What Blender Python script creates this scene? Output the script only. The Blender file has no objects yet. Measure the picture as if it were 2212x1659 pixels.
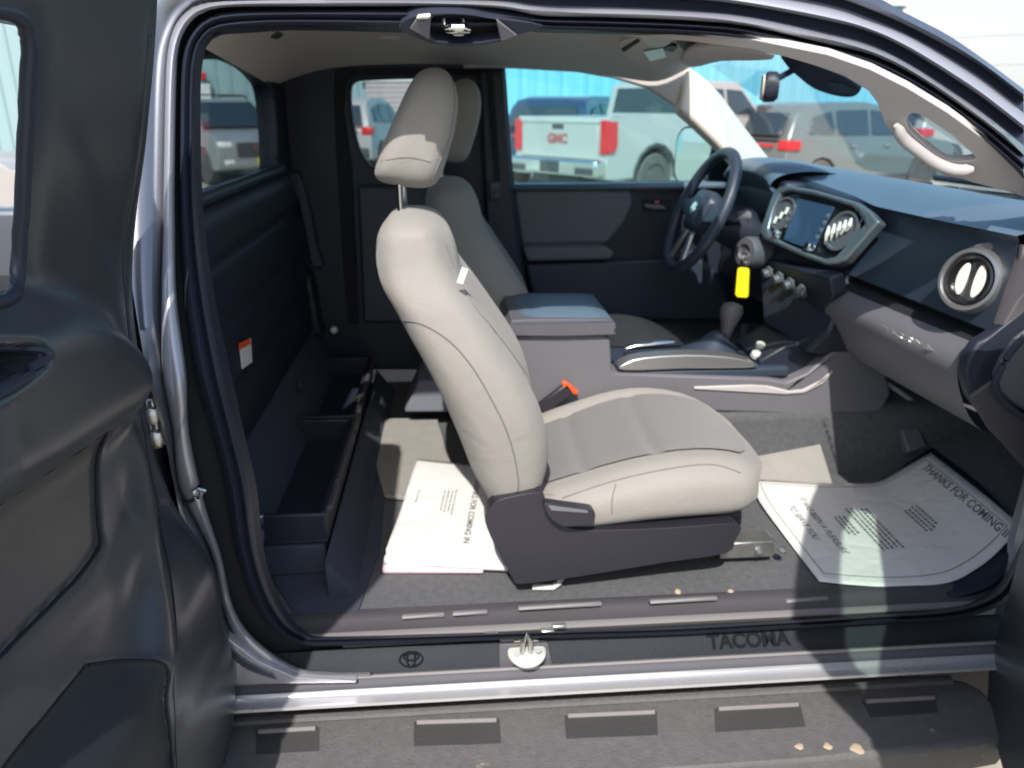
import bpy, bmesh, math, random
import numpy as np
from mathutils import Vector, Matrix
from mathutils.geometry import tessellate_polygon
random.seed(7)
sc = bpy.context.scene
# ------------------------------------------------------------ camera, sky, sun, exposure
CAM = np.array([0, -1.147, 1.56]); PITCH = math.radians(20); YAW = math.radians(-4.5)
FPX, CX, CY = 1661.0, 1106.0, 829.5
cam = bpy.data.objects.new('camera', bpy.data.cameras.new('camera')); sc.collection.objects.link(cam)
cam.location = CAM; cam.rotation_euler = (math.pi/2-PITCH, 0, YAW)
cam.data.sensor_width = 36; cam.data.lens = 36*FPX/2212
cam.data.clip_start = .02; cam.data.clip_end = 2000
cam.data.dof.use_dof = True; cam.data.dof.focus_distance = .85; cam.data.dof.aperture_fstop = 6.2
sc.camera = cam
SUNDIR = Vector((.20, 1, -1.15)).normalized()      # the way the light travels
w = bpy.data.worlds.new('World'); sc.world = w; w.use_nodes = True
nt = w.node_tree; bg = nt.nodes['Background']
sky = nt.nodes.new('ShaderNodeTexSky'); sky.sky_type = 'NISHITA'; sky.sun_disc = False
sky.sun_elevation = math.asin(-SUNDIR.z); sky.sun_rotation = math.atan2(-SUNDIR.x, -SUNDIR.y)
sky.dust_density = 2.0; sky.air_density = 1.2
geo = nt.nodes.new('ShaderNodeNewGeometry'); sx = nt.nodes.new('ShaderNodeSeparateXYZ'); nt.links.new(geo.outputs['Incoming'], sx.inputs[0])
cn = nt.nodes.new('ShaderNodeTexNoise'); cn.inputs['Scale'].default_value = 3.0; cn.inputs['Detail'].default_value = 5; nt.links.new(geo.outputs['Incoming'], cn.inputs['Vector'])
hz_ = nt.nodes.new('ShaderNodeMapRange'); hz_.inputs[1].default_value = -.30; hz_.inputs[2].default_value = -.04; hz_.inputs[3].default_value = .0; hz_.inputs[4].default_value = .85
nt.links.new(sx.outputs['Z'], hz_.inputs[0])
ml = nt.nodes.new('ShaderNodeMath'); ml.operation = 'MULTIPLY'; nt.links.new(hz_.outputs[0], ml.inputs[0]); cr = nt.nodes.new('ShaderNodeMapRange'); cr.inputs[1].default_value = .3; cr.inputs[2].default_value = .6; cr.inputs[3].default_value = .75; nt.links.new(cn.outputs['Fac'], cr.inputs[0]); nt.links.new(cr.outputs[0], ml.inputs[1])
mxs = nt.nodes.new('ShaderNodeMix'); mxs.data_type = 'RGBA'; nt.links.new(ml.outputs[0], mxs.inputs[0]); nt.links.new(sky.outputs[0], mxs.inputs[6]); mxs.inputs[7].default_value = (4.9, 5.0, 5.3, 1)   # thin haze and cloud low in the sky
nt.links.new(mxs.outputs[2], bg.inputs[0]); bg.inputs[1].default_value = .15
sun = bpy.data.objects.new('sun', bpy.data.lights.new('sun', 'SUN')); sc.collection.objects.link(sun)
sun.data.energy = 4.1; sun.data.angle = math.radians(.6); sun.data.color = (1, .95, .88)
sun.rotation_euler = SUNDIR.to_track_quat('-Z', 'Y').to_euler(); sun.location = (0, -5, 8)
sc.view_settings.view_transform = 'Standard'; sc.view_settings.look = 'None'
sc.view_settings.exposure = .5; sc.view_settings.gamma = 1
sc.cycles.max_bounces = 10; sc.cycles.transparent_max_bounces = 16
sc.cycles.use_denoising = True
# ------------------------------------------------------------ measuring: a sight line of the survey meets a real plane
def ray(px, py):
    x = (px-CX)/FPX; u = (CY-py)/FPX
    v = (x, math.cos(PITCH)+u*math.sin(PITCH), -math.sin(PITCH)+u*math.cos(PITCH))
    c, s = math.cos(YAW), math.sin(YAW)
    return np.array([c*v[0]-s*v[1], s*v[0]+c*v[1], v[2]])
def hit(px, py, ax, val):
    d = ray(px, py); return Vector(CAM+d*((val-CAM[ax])/d[ax]))
def WX(px, py, v): return hit(px, py, 0, v)
def WY(px, py, v): return hit(px, py, 1, v)
def WZ(px, py, v): return hit(px, py, 2, v)
def WB(px, py, off=0.):                              # the body side: upright to the belt, leaning in above it
    y = off
    for i in range(30):
        p = WY(px, py, y); y = off+max(0, (p.z-1.15)*.4)
    return p
class Pl:
    def __init__(s, a, b, c):
        P = [WY(*q) for q in (a, b, c)]; s.o = P[0]; s.n = (P[1]-P[0]).cross(P[2]-P[0]).normalized()
        if s.n.dot(s.o-Vector(CAM)) < 0: s.n = -s.n  # points away from the viewer's side
    def at(s, px, py, off=0):
        d = Vector(ray(px, py)); c = Vector(CAM); o = s.o+s.n*off
        return c+d*((o-c).dot(s.n)/d.dot(s.n))
def ax_plane(ax, v, sign=1):
    p = Pl.__new__(Pl); n = Vector((0, 0, 0)); n[ax] = sign; o = Vector((0, 0, 0)); o[ax] = v; p.o = o; p.n = n; return p
def PY(v): return ax_plane(1, v)
# ------------------------------------------------------------ materials
M = {}
def mat(name, col, rough=.5, metal=0., bump=0., bscale=300., var=0., vscale=6., coat=0., spec=.5, sheen=0., stripes=None, dirt=None, wrinkle=0.):
    m = bpy.data.materials.new(name); m.use_nodes = True; t = m.node_tree; N = t.nodes; b = N['Principled BSDF']
    b.inputs['Base Color'].default_value = (*col, 1); b.inputs['Roughness'].default_value = rough
    b.inputs['Metallic'].default_value = metal; b.inputs['Coat Weight'].default_value = coat; b.inputs['Coat Roughness'].default_value = .06
    b.inputs['Specular IOR Level'].default_value = spec; b.inputs['Sheen Weight'].default_value = sheen
    tc = N.new('ShaderNodeTexCoord'); out = None
    if var or dirt:
        n = N.new('ShaderNodeTexNoise'); n.inputs['Scale'].default_value = vscale; n.inputs['Detail'].default_value = 6
        t.links.new(tc.outputs['Object'], n.inputs['Vector'])
        mx = N.new('ShaderNodeMix'); mx.data_type = 'RGBA'
        mx.inputs[6].default_value = (*[c*(1-var) for c in col], 1); mx.inputs[7].default_value = (*[min(1, c*(1+var)) for c in col], 1)
        t.links.new(n.outputs['Fac'], mx.inputs[0]); out = mx.outputs[2]
        if dirt:
            n2 = N.new('ShaderNodeTexNoise'); n2.inputs['Scale'].default_value = dirt[1]; n2.inputs['Detail'].default_value = 4
            t.links.new(tc.outputs['Object'], n2.inputs['Vector'])
            r = N.new('ShaderNodeValToRGB'); r.color_ramp.elements[0].position = dirt[2]; r.color_ramp.elements[1].position = dirt[2]+.04
            t.links.new(n2.outputs['Fac'], r.inputs[0])
            m2 = N.new('ShaderNodeMix'); m2.data_type = 'RGBA'; t.links.new(r.outputs[0], m2.inputs[0]); t.links.new(out, m2.inputs[6])
            m2.inputs[7].default_value = (*dirt[0], 1); out = m2.outputs[2]
        t.links.new(out, b.inputs['Base Color'])
        rr = N.new('ShaderNodeMapRange'); rr.inputs[3].default_value = max(0, rough-.08); rr.inputs[4].default_value = min(1, rough+.08)
        t.links.new(n.outputs['Fac'], rr.inputs[0]); t.links.new(rr.outputs[0], b.inputs['Roughness'])
    if bump and wrinkle:
        n = N.new('ShaderNodeTexNoise'); n.inputs['Scale'].default_value = 16; n.inputs['Detail'].default_value = 2; n.inputs['Distortion'].default_value = .8
        t.links.new(tc.outputs['Object'], n.inputs['Vector']); w0 = N.new('ShaderNodeBump'); w0.inputs['Strength'].default_value = wrinkle; w0.inputs['Distance'].default_value = .01; t.links.new(n.outputs['Fac'], w0.inputs['Height'])
    if bump:
        n = N.new('ShaderNodeTexNoise'); n.inputs['Scale'].default_value = bscale; n.inputs['Detail'].default_value = 3
        t.links.new(tc.outputs['Object'], n.inputs['Vector'])
        bp = N.new('ShaderNodeBump'); bp.inputs['Strength'].default_value = bump; bp.inputs['Distance'].default_value = .002
        if wrinkle: t.links.new(w0.outputs[0], bp.inputs['Normal'])
        t.links.new(n.outputs['Fac'], bp.inputs['Height']); t.links.new(bp.outputs[0], b.inputs['Normal'])
    if stripes:                                      # (axis, scale): woven or ribbed relief
        wv = N.new('ShaderNodeTexWave'); wv.inputs['Scale'].default_value = stripes[1]; wv.bands_direction = stripes[0]
        t.links.new(tc.outputs['Object'], wv.inputs['Vector'])
        bp = N.new('ShaderNodeBump'); bp.inputs['Strength'].default_value = stripes[2]; bp.inputs['Distance'].default_value = stripes[3]
        t.links.new(wv.outputs['Fac'], bp.inputs['Height']); t.links.new(bp.outputs[0], b.inputs['Normal'])
    M[name] = m; return m
def glassmat(name, tint, gloss=.06):
    m = bpy.data.materials.new(name); m.use_nodes = True; t = m.node_tree; N = t.nodes; N.clear()
    o = N.new('ShaderNodeOutputMaterial'); mx = N.new('ShaderNodeMixShader'); tr = N.new('ShaderNodeBsdfTransparent'); gl = N.new('ShaderNodeBsdfGlossy')
    tr.inputs[0].default_value = (*[c**.5 for c in tint], 1); gl.inputs['Roughness'].default_value = .03
    lw = N.new('ShaderNodeLayerWeight'); lw.inputs[0].default_value = .5
    pw = N.new('ShaderNodeMath'); pw.operation = 'POWER'; pw.inputs[1].default_value = 5.5; t.links.new(lw.outputs['Facing'], pw.inputs[0])
    f = N.new('ShaderNodeMath'); f.operation = 'MULTIPLY_ADD'; f.inputs[1].default_value = .9; f.inputs[2].default_value = .03; t.links.new(pw.outputs[0], f.inputs[0])
    t.links.new(f.outputs[0], mx.inputs[0]); t.links.new(tr.outputs[0], mx.inputs[1]); t.links.new(gl.outputs[0], mx.inputs[2]); t.links.new(mx.outputs[0], o.inputs[0])
    M[name] = m; return m
mat('paint', (.20, .215, .25), .32, .75, coat=.6, var=.05)
mat('paint_edge', (.42, .42, .46), .36, .6, coat=.4)
mat('rocker_highlight', (.62, .62, .64), .28, .6, coat=.5, var=.04)  # body paint made lighter: the sun's highlight along the rocker is in the colour
mat('rubber', (.022, .027, .045), .5, bump=.08, bscale=150)
mat('void', (.008, .009, .012), .8)
mat('black', (.015, .019, .034), .5, bump=.15, bscale=420, var=.1)
mat('blackgloss', (.012, .013, .016), .18)
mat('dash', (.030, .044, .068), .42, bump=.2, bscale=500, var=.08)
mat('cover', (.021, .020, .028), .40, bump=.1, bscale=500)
mat('dash_skysheen', (.10, .145, .20), .40, bump=.2, bscale=500, var=.06)  # dash plastic with the sky's blue sheen put into its colour
mat('dashgrey', (.10, .10, .115), .5, bump=.2, bscale=450, var=.06)
mat('console', (.135, .134, .148), .5, bump=.15, bscale=450, var=.05)
mat('doortrim', (.036, .042, .054), .32, spec=1., bump=.14, bscale=520, var=.10)
mat('ventpanel', (.20, .185, .20), .38, .35, bump=.1)
mat('doorspeaker', (.018, .022, .030), .6, bump=.4, bscale=500)
mat('bezel', (.20, .24, .27), .30, .6)
mat('skylit_carpet', (.16,.17,.21), .9, bump=.5)  # blue-grey base colour stands in for sky light on the tunnel's rear
mat('doorinsert', (.062, .060, .060), .42, bump=.22, bscale=420, spec=.8, var=.08)
mat('greycloth', (.13, .15, .165), .9, bump=.3, bscale=900, var=.08)
mat('seat', (.290, .274, .255), .88, bump=.45, bscale=420, var=.045, vscale=11, sheen=.15, wrinkle=.25)
mat('seatinsert', (.150, .147, .146), .92, bump=.0, var=.06, vscale=18, sheen=.2, stripes=('DIAGONAL', 90, .6, .003))
mat('seam', (.17, .162, .155), .9)
mat('headliner', (.52, .48, .45), .95, bump=.3, bscale=900, var=.04)
mat('pillar', (.62, .57, .50), .7, bump=.1, bscale=500, var=.03)
mat('trimlight', (.44, .415, .41), .6, bump=.1, bscale=400, var=.03)
mat('carpet', (.094, .096, .104), 1., bump=1., bscale=260, var=.38, vscale=70)
mat('carpet2', (.050, .058, .085), 1., bump=.8, bscale=700, var=.25, vscale=30)
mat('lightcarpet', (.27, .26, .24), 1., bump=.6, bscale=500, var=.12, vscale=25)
mat('chrome', (.75, .75, .74), .12, 1.)
mat('metal', (.50, .50, .47), .3, .9, var=.15, vscale=40)
mat('silver', (.52, .52, .51), .33, .85)
mat('whiteplastic', (.48, .50, .46), .45, var=.08, vscale=30)
mat('screen', (.035, .07, .13), .15, coat=.3)
mat('vent', (.78, .75, .68), .35)
mat('yellow', (.95, .80, .01), .35)
mat('orange', (.95, .10, .02), .4)
mat('stepbar', (.110, .109, .110), .75, bump=.9, bscale=260, var=.25, vscale=60, dirt=((.42, .30, .19), 14, .70))
mat('stepslot', (.05, .05, .05), .6, bump=.6, bscale=200, var=.2)
mat('scuff', (.014, .018, .026), .6, spec=.25, bump=.4, bscale=350, var=.1)
mat('emboss', (.005, .006, .009), .7, spec=.15)
mat('sillinner', (.068, .064, .072), .55, bump=.1, bscale=300)
mat('silledge', (.21, .20, .205), .5)
mat('paper', (.72, .71, .70), .75, bump=.10, bscale=60, wrinkle=.5)
mat('pink', (.92, .60, .70), .75)
mat('ink', (.10, .10, .11), .8)
mat('inkline', (.22, .25, .20), .8)
mat('sticker', (.80, .80, .78), .5); mat('stickerorange', (.85, .12, .02), .5)
mat('mirror', (.85, .88, .88), .02, 1.)
mat('blue_wall', (.155, .43, .55), .6, var=.04, vscale=.3, stripes=('X', 1.1, .5, .05))
mat('pale_wall', (.25, .37, .39), .6, var=.05, vscale=.3); mat('wall_trim', (.60, .60, .58), .6); mat('shutter', (.40, .33, .34), .7, stripes=('Z', 2.0, .5, .03))
mat('asphalt', (.33, .31, .26), .95, bump=.5, bscale=40, var=.22, vscale=3.0)
mat('kerb', (.55, .53, .48), .9, var=.1)
mat('white_paint', (.42, .395, .38), .3, .1, coat=.5); mat('silver_paint', (.42, .43, .42), .35, .5, coat=.4)
mat('greysuv_paint', (.20, .225, .22), .35, .4, coat=.5); mat('navy_paint', (.03, .06, .12), .3, .3, coat=.5)
mat('cream_paint', (.66, .64, .55), .4, coat=.3)
mat('carglass', (.025, .04, .05), .08, spec=.8); mat('cladding', (.06, .06, .065), .7); mat('tyre', (.10, .09, .085), .9, var=.2, vscale=20)
mat('alloy', (.7, .7, .7), .25, .9); mat('tail', (.60, .015, .02), .25, coat=.5); mat('amber', (.9, .35, .03), .3); mat('lamp', (.85, .85, .80), .15, coat=.5)
mat('gold_plate', (.62, .45, .06), .5); mat('redletter', (.38, .10, .10), .4); mat('greenglass', (.12, .42, .33), .2)
mat('skin', (.5, .3, .2), .6); mat('wire', (.05, .05, .05), .6); mat('debris', (.45, .35, .25), .9)
glassmat('glass', (.72, .93, .97)); glassmat('glass_side', (.60, .98, 1.0)); glassmat('glass_rear', (.42, .52, .55)); glassmat('glass_door', (.50, .66, .56)); glassmat('glass_near', (.52, .62, .64))
# ------------------------------------------------------------ mesh helpers
class MB:
    def __init__(s): s.v = []; s.f = []
    def add(s, vs, fs):
        o = len(s.v); s.v += [Vector(v) for v in vs]; s.f += [tuple(i+o for i in f) for f in fs]; return s
    def box(s, c, d, rot=None, taper=1.):
        c = Vector(c); d = Vector(d)/2; vs = []
        for z in (-1, 1):
            k = taper if z > 0 else 1
            for x, y in ((-1, -1), (1, -1), (1, 1), (-1, 1)):
                v = Vector((x*d.x*k, y*d.y*k, z*d.z)); vs.append((rot @ v if rot else v)+c)
        return s.add(vs, [(3, 2, 1, 0), (4, 5, 6, 7), (0, 1, 5, 4), (1, 2, 6, 5), (2, 3, 7, 6), (3, 0, 4, 7)])
    def loft(s, rings, closed=True, caps=True):
        n = len(rings[0]); vs = [v for r in rings for v in r]; fs = []
        for i in range(len(rings)-1):
            for j in range(n if closed else n-1):
                k = (j+1) % n; fs.append((i*n+j, i*n+k, (i+1)*n+k, (i+1)*n+j))
        if closed and caps: fs += [tuple(reversed(range(n))), tuple(range((len(rings)-1)*n, len(rings)*n))]
        return s.add(vs, fs)
    def tube(s, path, r, n=10, closed=False, flat=1., up=(0, 0, 1)):
        P = [Vector(p) for p in path]; m = len(P); rings = []
        for i, p in enumerate(P):
            a = P[i-1] if (i or closed) else P[0]; b = P[(i+1) % m] if (i < m-1 or closed) else P[-1]
            t = (b-a).normalized(); u = Vector(up)
            if abs(t.dot(u)) > .95: u = Vector((1, 0, 0))
            x = t.cross(u).normalized(); y = x.cross(t); rr = r[i] if isinstance(r, (list, tuple)) else r
            rings.append([p+x*math.cos(k*2*math.pi/n)*rr+y*math.sin(k*2*math.pi/n)*rr*flat for k in range(n)])
        if closed: rings.append(rings[0])
        return s.loft(rings, True, not closed)
    def disc(s, c, nrm, r, h, n=24, r2=None):
        c = Vector(c); nrm = Vector(nrm).normalized(); x = nrm.orthogonal().normalized(); y = nrm.cross(x)
        rg = [[c+nrm*a+(x*math.cos(k*2*math.pi/n)+y*math.sin(k*2*math.pi/n))*q for k in range(n)] for a, q in ((0, r), (h, r2 or r))]
        return s.loft(rg)
    def lathe(s, c, nrm, prof, n=28):
        c = Vector(c); nrm = Vector(nrm).normalized(); x = nrm.orthogonal().normalized(); y = nrm.cross(x)
        return s.loft([[c+nrm*a+(x*math.cos(k*2*math.pi/n)+y*math.sin(k*2*math.pi/n))*max(q, 1e-4) for k in range(n)] for q, a in prof])
    def prism(s, loops, vec):
        vec = Vector(vec); nrm = vec.normalized(); L = [[Vector(p) for p in l] for l in loops]
        x = nrm.orthogonal().normalized(); y = nrm.cross(x)
        flat = [[Vector((p.dot(x), p.dot(y), 0)) for p in l] for l in L]
        tri = tessellate_polygon(flat); allp = [p for l in L for p in l]; n = len(allp)
        fs = [tuple(t) for t in tri]+[tuple(n+i for i in reversed(t)) for t in tri]; o = 0
        for l in L:
            m = len(l)
            for i in range(m): j = (i+1) % m; fs.append((o+i, o+j, n+o+j, n+o+i))
            o += m
        return s.add(allp+[p+vec for p in allp], fs)
    def grid(s, rows): return s.loft(rows, closed=False)
    def build(s, name, m, parent=None, bevel=0., seg=2, smooth=True, sub=0, solid=0., ang=38):
        me = bpy.data.meshes.new(name); me.from_pydata([tuple(v) for v in s.v], [], s.f); me.validate()
        bm = bmesh.new(); bm.from_mesh(me); bmesh.ops.remove_doubles(bm, verts=bm.verts, dist=1e-6)
        bmesh.ops.recalc_face_normals(bm, faces=bm.faces); bm.to_mesh(me); bm.free()
        if smooth:
            for p in me.polygons: p.use_smooth = True
            if not sub: me.set_sharp_from_angle(angle=math.radians(ang))
        me.materials.append(M[m] if isinstance(m, str) else m)
        o = bpy.data.objects.new(name, me); sc.collection.objects.link(o)
        if parent: o.parent = parent; o.matrix_parent_inverse = wmat(parent).inverted()
        if solid: q = o.modifiers.new('s', 'SOLIDIFY'); q.thickness = solid; q.offset = 0
        if bevel: q = o.modifiers.new('b', 'BEVEL'); q.width = bevel; q.segments = seg; q.limit_method = 'ANGLE'; q.angle_limit = math.radians(35)
        if sub: q = o.modifiers.new('u', 'SUBSURF'); q.levels = sub; q.render_levels = sub
        return o
def wmat(o): return (wmat(o.parent) @ o.matrix_parent_inverse if o.parent else Matrix()) @ Matrix.LocRotScale(o.location, o.rotation_euler, o.scale)
def tag(o, label=None, cat=None, group=None, kind=None):
    for k, v in (('label', label), ('category', cat), ('group', group), ('kind', kind)):
        if v: o[k] = v
    return o
def empty(name, loc, label, cat, group=None, rz=0):
    o = bpy.data.objects.new(name, None); sc.collection.objects.link(o); o.location = loc; o.rotation_euler = (0, 0, rz); o.empty_display_size = .1
    return tag(o, label, cat, group)
def sm(pts, n=5, closed=False):                      # Catmull-Rom through traced points
    P = [np.array(p, float) for p in pts]; m = len(P); out = []
    for i in range(m if closed else m-1):
        p0 = P[(i-1) % m] if (closed or i) else P[0]; p1 = P[i]; p2 = P[(i+1) % m]; p3 = P[(i+2) % m] if (closed or i < m-2) else P[-1]
        for k in range(n):
            t = k/n; out.append(.5*((2*p1)+(-p0+p2)*t+(2*p0-5*p1+4*p2-p3)*t*t+(-p0+3*p1-3*p2+p3)*t**3))
    if not closed: out.append(P[-1])
    return [tuple(q) for q in out]
def resample(P, n):
    P = [np.array(p, float) for p in P]; d = [0.]
    for i in range(1, len(P)): d.append(d[-1]+np.linalg.norm(P[i]-P[i-1]))
    return [np.array([np.interp(x, d, [p[k] for p in P]) for k in range(len(P[0]))]) for x in np.linspace(0, d[-1], n)]
def slab(name, pts, pl, th, m, parent, holes=(), bevel=.003, smooth=0, off=0, seg=2, **kw):
    f = lambda l: [pl.at(x, y, off) for x, y in (sm(l, smooth, True) if smooth else l)]
    return MB().prism([f(pts)]+[f(h) for h in holes], pl.n*th).build(name, m, parent, bevel=bevel, seg=seg, **kw)
def text_mb(txt, size, origin, xdir, ydir, depth=.0006, bold=0.):
    cu = bpy.data.curves.new('t', 'FONT'); cu.body = txt; cu.size = size; cu.extrude = depth; cu.offset = bold
    ob = bpy.data.objects.new('t', cu); sc.collection.objects.link(ob)
    bpy.context.view_layer.update()
    me = bpy.data.meshes.new_from_object(ob.evaluated_get(bpy.context.evaluated_depsgraph_get()))
    x = Vector(xdir).normalized(); y = Vector(ydir); y = (y-x*y.dot(x)).normalized(); z = x.cross(y); o = Vector(origin)
    mb = MB(); mb.add([o+x*v.co.x+y*v.co.y+z*v.co.z for v in me.vertices], [tuple(p.vertices) for p in me.polygons])
    bpy.data.objects.remove(ob); bpy.data.curves.remove(cu); bpy.data.meshes.remove(me); return mb

# ============================================================ THE TRUCK
truck = empty('pickup_truck', (.3, .9, 0), 'dark grey pickup truck seen through its two wide open side doors, grey cloth seats inside', 'pickup truck')
T = truck
# ---- door opening: traced stripes, from the rubber seal outwards
e_ = [(2212,1172),(2168,1262),(2120,1297),(2040,1318),(1900,1328),(1493,1354),(1198,1363),(719,1377),(665,1371),(625,1345),(590,1290),(565,1220),(552,1150),(540,1050),(512,930),(483,805),(452,650),(432,500),(425,350),(425,175),(434,108),(447,84),(470,68),(525,62),(600,57),(700,57),(860,60),(1000,62),(1104,58),(1174,64),(1330,68),(1493,74),(1620,88),(1788,124),(1880,156),(1960,195),(2045,248),(2125,305),(2212,385)]
d_ = [(2216,1212),(2185,1290),(2120,1325),(2040,1340),(1900,1347),(1493,1370),(1198,1379),(719,1395),(650,1393),(590,1362),(548,1305),(520,1230),(500,1150),(485,1050),(455,930),(420,805),(398,650),(388,500),(386,350),(388,175),(394,110),(410,70),(440,38),(480,24),(560,20),(700,19),(870,19),(1000,20),(1104,28),(1174,38),(1330,42),(1493,49),(1620,60),(1788,98),(1880,121),(1960,158),(2045,210),(2125,268),(2212,340)]
def curve3(pts, off, n=160, f=None): return [WB(p[0], p[1], off) for p in resample(sm(pts, 6), n)]
def mid(a, b, t=.5): return [(x0+(x1-x0)*t, y0+(y1-y0)*t) for (x0, y0), (x1, y1) in zip(a, b)]
def band(name, curves, m, n=160, parent=T, **kw):    # curves: list of (pts, offset)
    return MB().grid([curve3(p, o, n) for p, o in curves]).build(name, m, parent, ang=70, **kw)
me_ = e_[7:]; md_ = d_[7:]
band('door_seal', [(d_, .035), (mid(d_, e_, .1), .018), (mid(d_, e_, .30), .005), (mid(d_, e_, .5), .016), (mid(d_, e_, .58), .022), (mid(d_, e_, .72), .010), (mid(d_, e_, .9), .018), (e_, .05), (mid(e_, d_, -.25), .09)], 'rubber', 220)
c_ = [(800,1451),(700,1452),(640,1440),(584,1408),(532,1360),(500,1300),(478,1200),(440,1080),(408,930),(402,805),(382,650),(378,500),(378,350),(381,175),(386,105),(402,62),(432,30),(475,17),(560,14),(700,14),(1000,14),(1104,21),(1174,35),(1330,38),(1493,45),(1620,57),(1788,96),(1880,117),(1960,154),(2045,208),(2125,265),(2212,335)]
b_ = [(800,1462),(700,1464),(630,1457),(560,1426),(506,1372),(479,1305),(458,1200),(425,1130),(385,1050),(372,930),(350,805),(347,650),(352,500),(354,350),(358,175),(364,100),(380,50),(410,18),(450,4),(560,0),(700,-2),(1000,0),(1104,5),(1174,17),(1330,19),(1493,26),(1620,38),(1788,75),(1880,99),(1960,138),(2045,192),(2125,247),(2212,315)]
band('seal_channel', [(c_, .012), (c_, .05), (me_, .065)], 'void')
band('door_frame_flange', [(b_, .02), (mid(b_, c_, .12), .0), (mid(b_, c_, .5), -.006), (mid(b_, c_, .88), .0), (c_, .012)], 'paint_edge', 200)
o_ = [(600,1470),(510,1430),(440,1316),(420,1200),(392,1120),(372,1030),(352,930),(318,805),(290,650),(270,500),(262,350),(258,175),(262,80),(275,20),(300,-20),(360,-50),(560,-62),(700,-66)]
band('rear_pillar', [(o_, -.012), (mid(o_, b_[3:21], .3), -.016), (mid(o_, b_[3:21], .7), -.004), (mid(o_, b_[3:21], .93), .012), (b_[3:21], .02)], 'paint', 140)
b2 = [(560,-26),(700,-28),(1000,-26),(1104,-24),(1174,-18),(1330,-11),(1493,-3),(1620,12),(1788,44),(1880,68),(1960,106),(2045,158),(2125,212),(2212,280)]
b3 = [(560,-44),(700,-46),(1000,-46),(1104,-45),(1174,-42),(1330,-38),(1493,-30),(1620,-14),(1788,16),(1880,46),(1960,78),(2045,126),(2125,178),(2212,245)]
b4 = [(560,-62),(700,-66),(1000,-66),(1104,-66),(1174,-64),(1330,-60),(1493,-54),(1620,-40),(1788,-10),(1880,20),(1960,55),(2045,99),(2125,146),(2212,212)]
b5 = [(560,-84),(700,-90),(1000,-92),(1104,-92),(1174,-90),(1330,-88),(1493,-82),(1620,-70),(1788,-38),(1880,-13),(1960,30),(2045,74),(2125,128),(2212,193)]
bR = b_[19:]
band('roof_rail_channel', [(bR, .018), (mid(bR, b2, .2), .03), (mid(bR, b2, .8), .03), (b2, .012)], 'rubber', 120)
band('roof_rail', [(b2, .012), (mid(b2, b3, .25), -.002), (mid(b2, b3, .8), -.002), (b3, .008)], 'paint_edge', 120)
band('roof_drip_channel', [(b3, .008), (mid(b3, b4, .3), .022), (mid(b3, b4, .8), .02), (b4, .004)], 'rubber', 120)
rf = [(b4, .004), (mid(b4, b5, .4), -.006), (b5, .012)]
band('roof_side', rf, 'paint', 120)
nr = curve3(b5[:8], .012, 60); nr = [Vector((-.66, nr[0].y+.01, nr[0].z-.01)), Vector((-.5, nr[0].y, nr[0].z))]+nr
far = [Vector((p.x*.93-.03, 1.62, p.z-.02)) for p in nr]
ctr = [Vector(((p.x+q.x)/2, .9, p.z+.045)) for p, q in zip(nr, far)]; c1 = [p.lerp(c, .35)+Vector((0, 0, .018)) for p, c in zip(nr, ctr)]; c2 = [q.lerp(c, .35)+Vector((0, 0, .018)) for q, c in zip(far, ctr)]
MB().grid([nr, c1, ctr, c2, far, [q+Vector((0, .06, -.05)) for q in far]]).build('roof', 'paint', T, solid=.0)
# rear body side beyond the pillar (bed side) so that nothing is hollow behind the open door
MB().box((-1.3, .06, .86), (1.36, .09, .62)).build('bed_side', 'paint', T, bevel=.02)
# ---- sill: one profile carried along the truck
def zy(py, Y): return WY(1198, py, Y).z
def sill(name, prof, x0, x1, m, bevel=0, n=2, taperL=None):
    mb = MB(); rows = []
    for x in np.linspace(x0, x1, n): rows.append([Vector((x, Y, Z)) for Y, Z in prof])
    return mb.grid(rows).build(name, m, T, ang=50)
P = lambda l: [(Y, zy(py, Y)) for py, Y in l]
sill('sill_inner_trim', P([(1296,.155),(1303,.135),(1318,.115),(1322,.112),(1343,.082)]), -.44, 1.12, 'sillinner')
sill('sill_trim_edge', P([(1343,.082),(1345,.078),(1352,.07),(1358,.068),(1364,.075)]), -.33, 1.06, 'silledge')
sill('scuff_plate', P([(1376,.052),(1380,.040),(1386,.036),(1412,.022),(1434,.012)]), -.42, 1.06, 'scuff')
sill('sill_step', P([(1434,.012),(1437,.002),(1443,.0),(1445,.004)]), -.43, 1.10, 'silledge')
sill('sill_panel', P([(1445,.004),(1455,-.004),(1464,-.011),(1465,-.013)]), -.60, 1.12, 'dashgrey')
rk = P([(1465,-.013),(1470,-.0145),(1476,-.018),(1483,-.024),(1490,-.032),(1496,-.039),(1502,-.040)])
sill('rocker_panel', rk+[(-.03, rk[-1][1]-.008), (.03, rk[-1][1]-.02)], -1.1, 1.16, 'rocker_highlight')
sill('rocker_underside', [(-.025, rk[-1][1]-.012), (.04, .50), (.1, .30)], -1.1, 1.2, 'void')
# inner trim relief bars (the anti-slip steps of the sill trim)
for (x0, x1, y0) in ((978,1053,1324),(1120,1300,1312),(1405,1550,1298),(1700,1790,1296),(868,960,1331)):
    a = [WY(x, y0+dy, .108 if dy < 5 else .103) for x, dy in ((x0, 0), (x1, -(x1-x0)*.055), (x1, 7-(x1-x0)*.055), (x0, 7))]
    MB().prism([a], (0, .012, -.004)).build('sill_trim_rib', 'silledge', T, bevel=.001)
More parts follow.
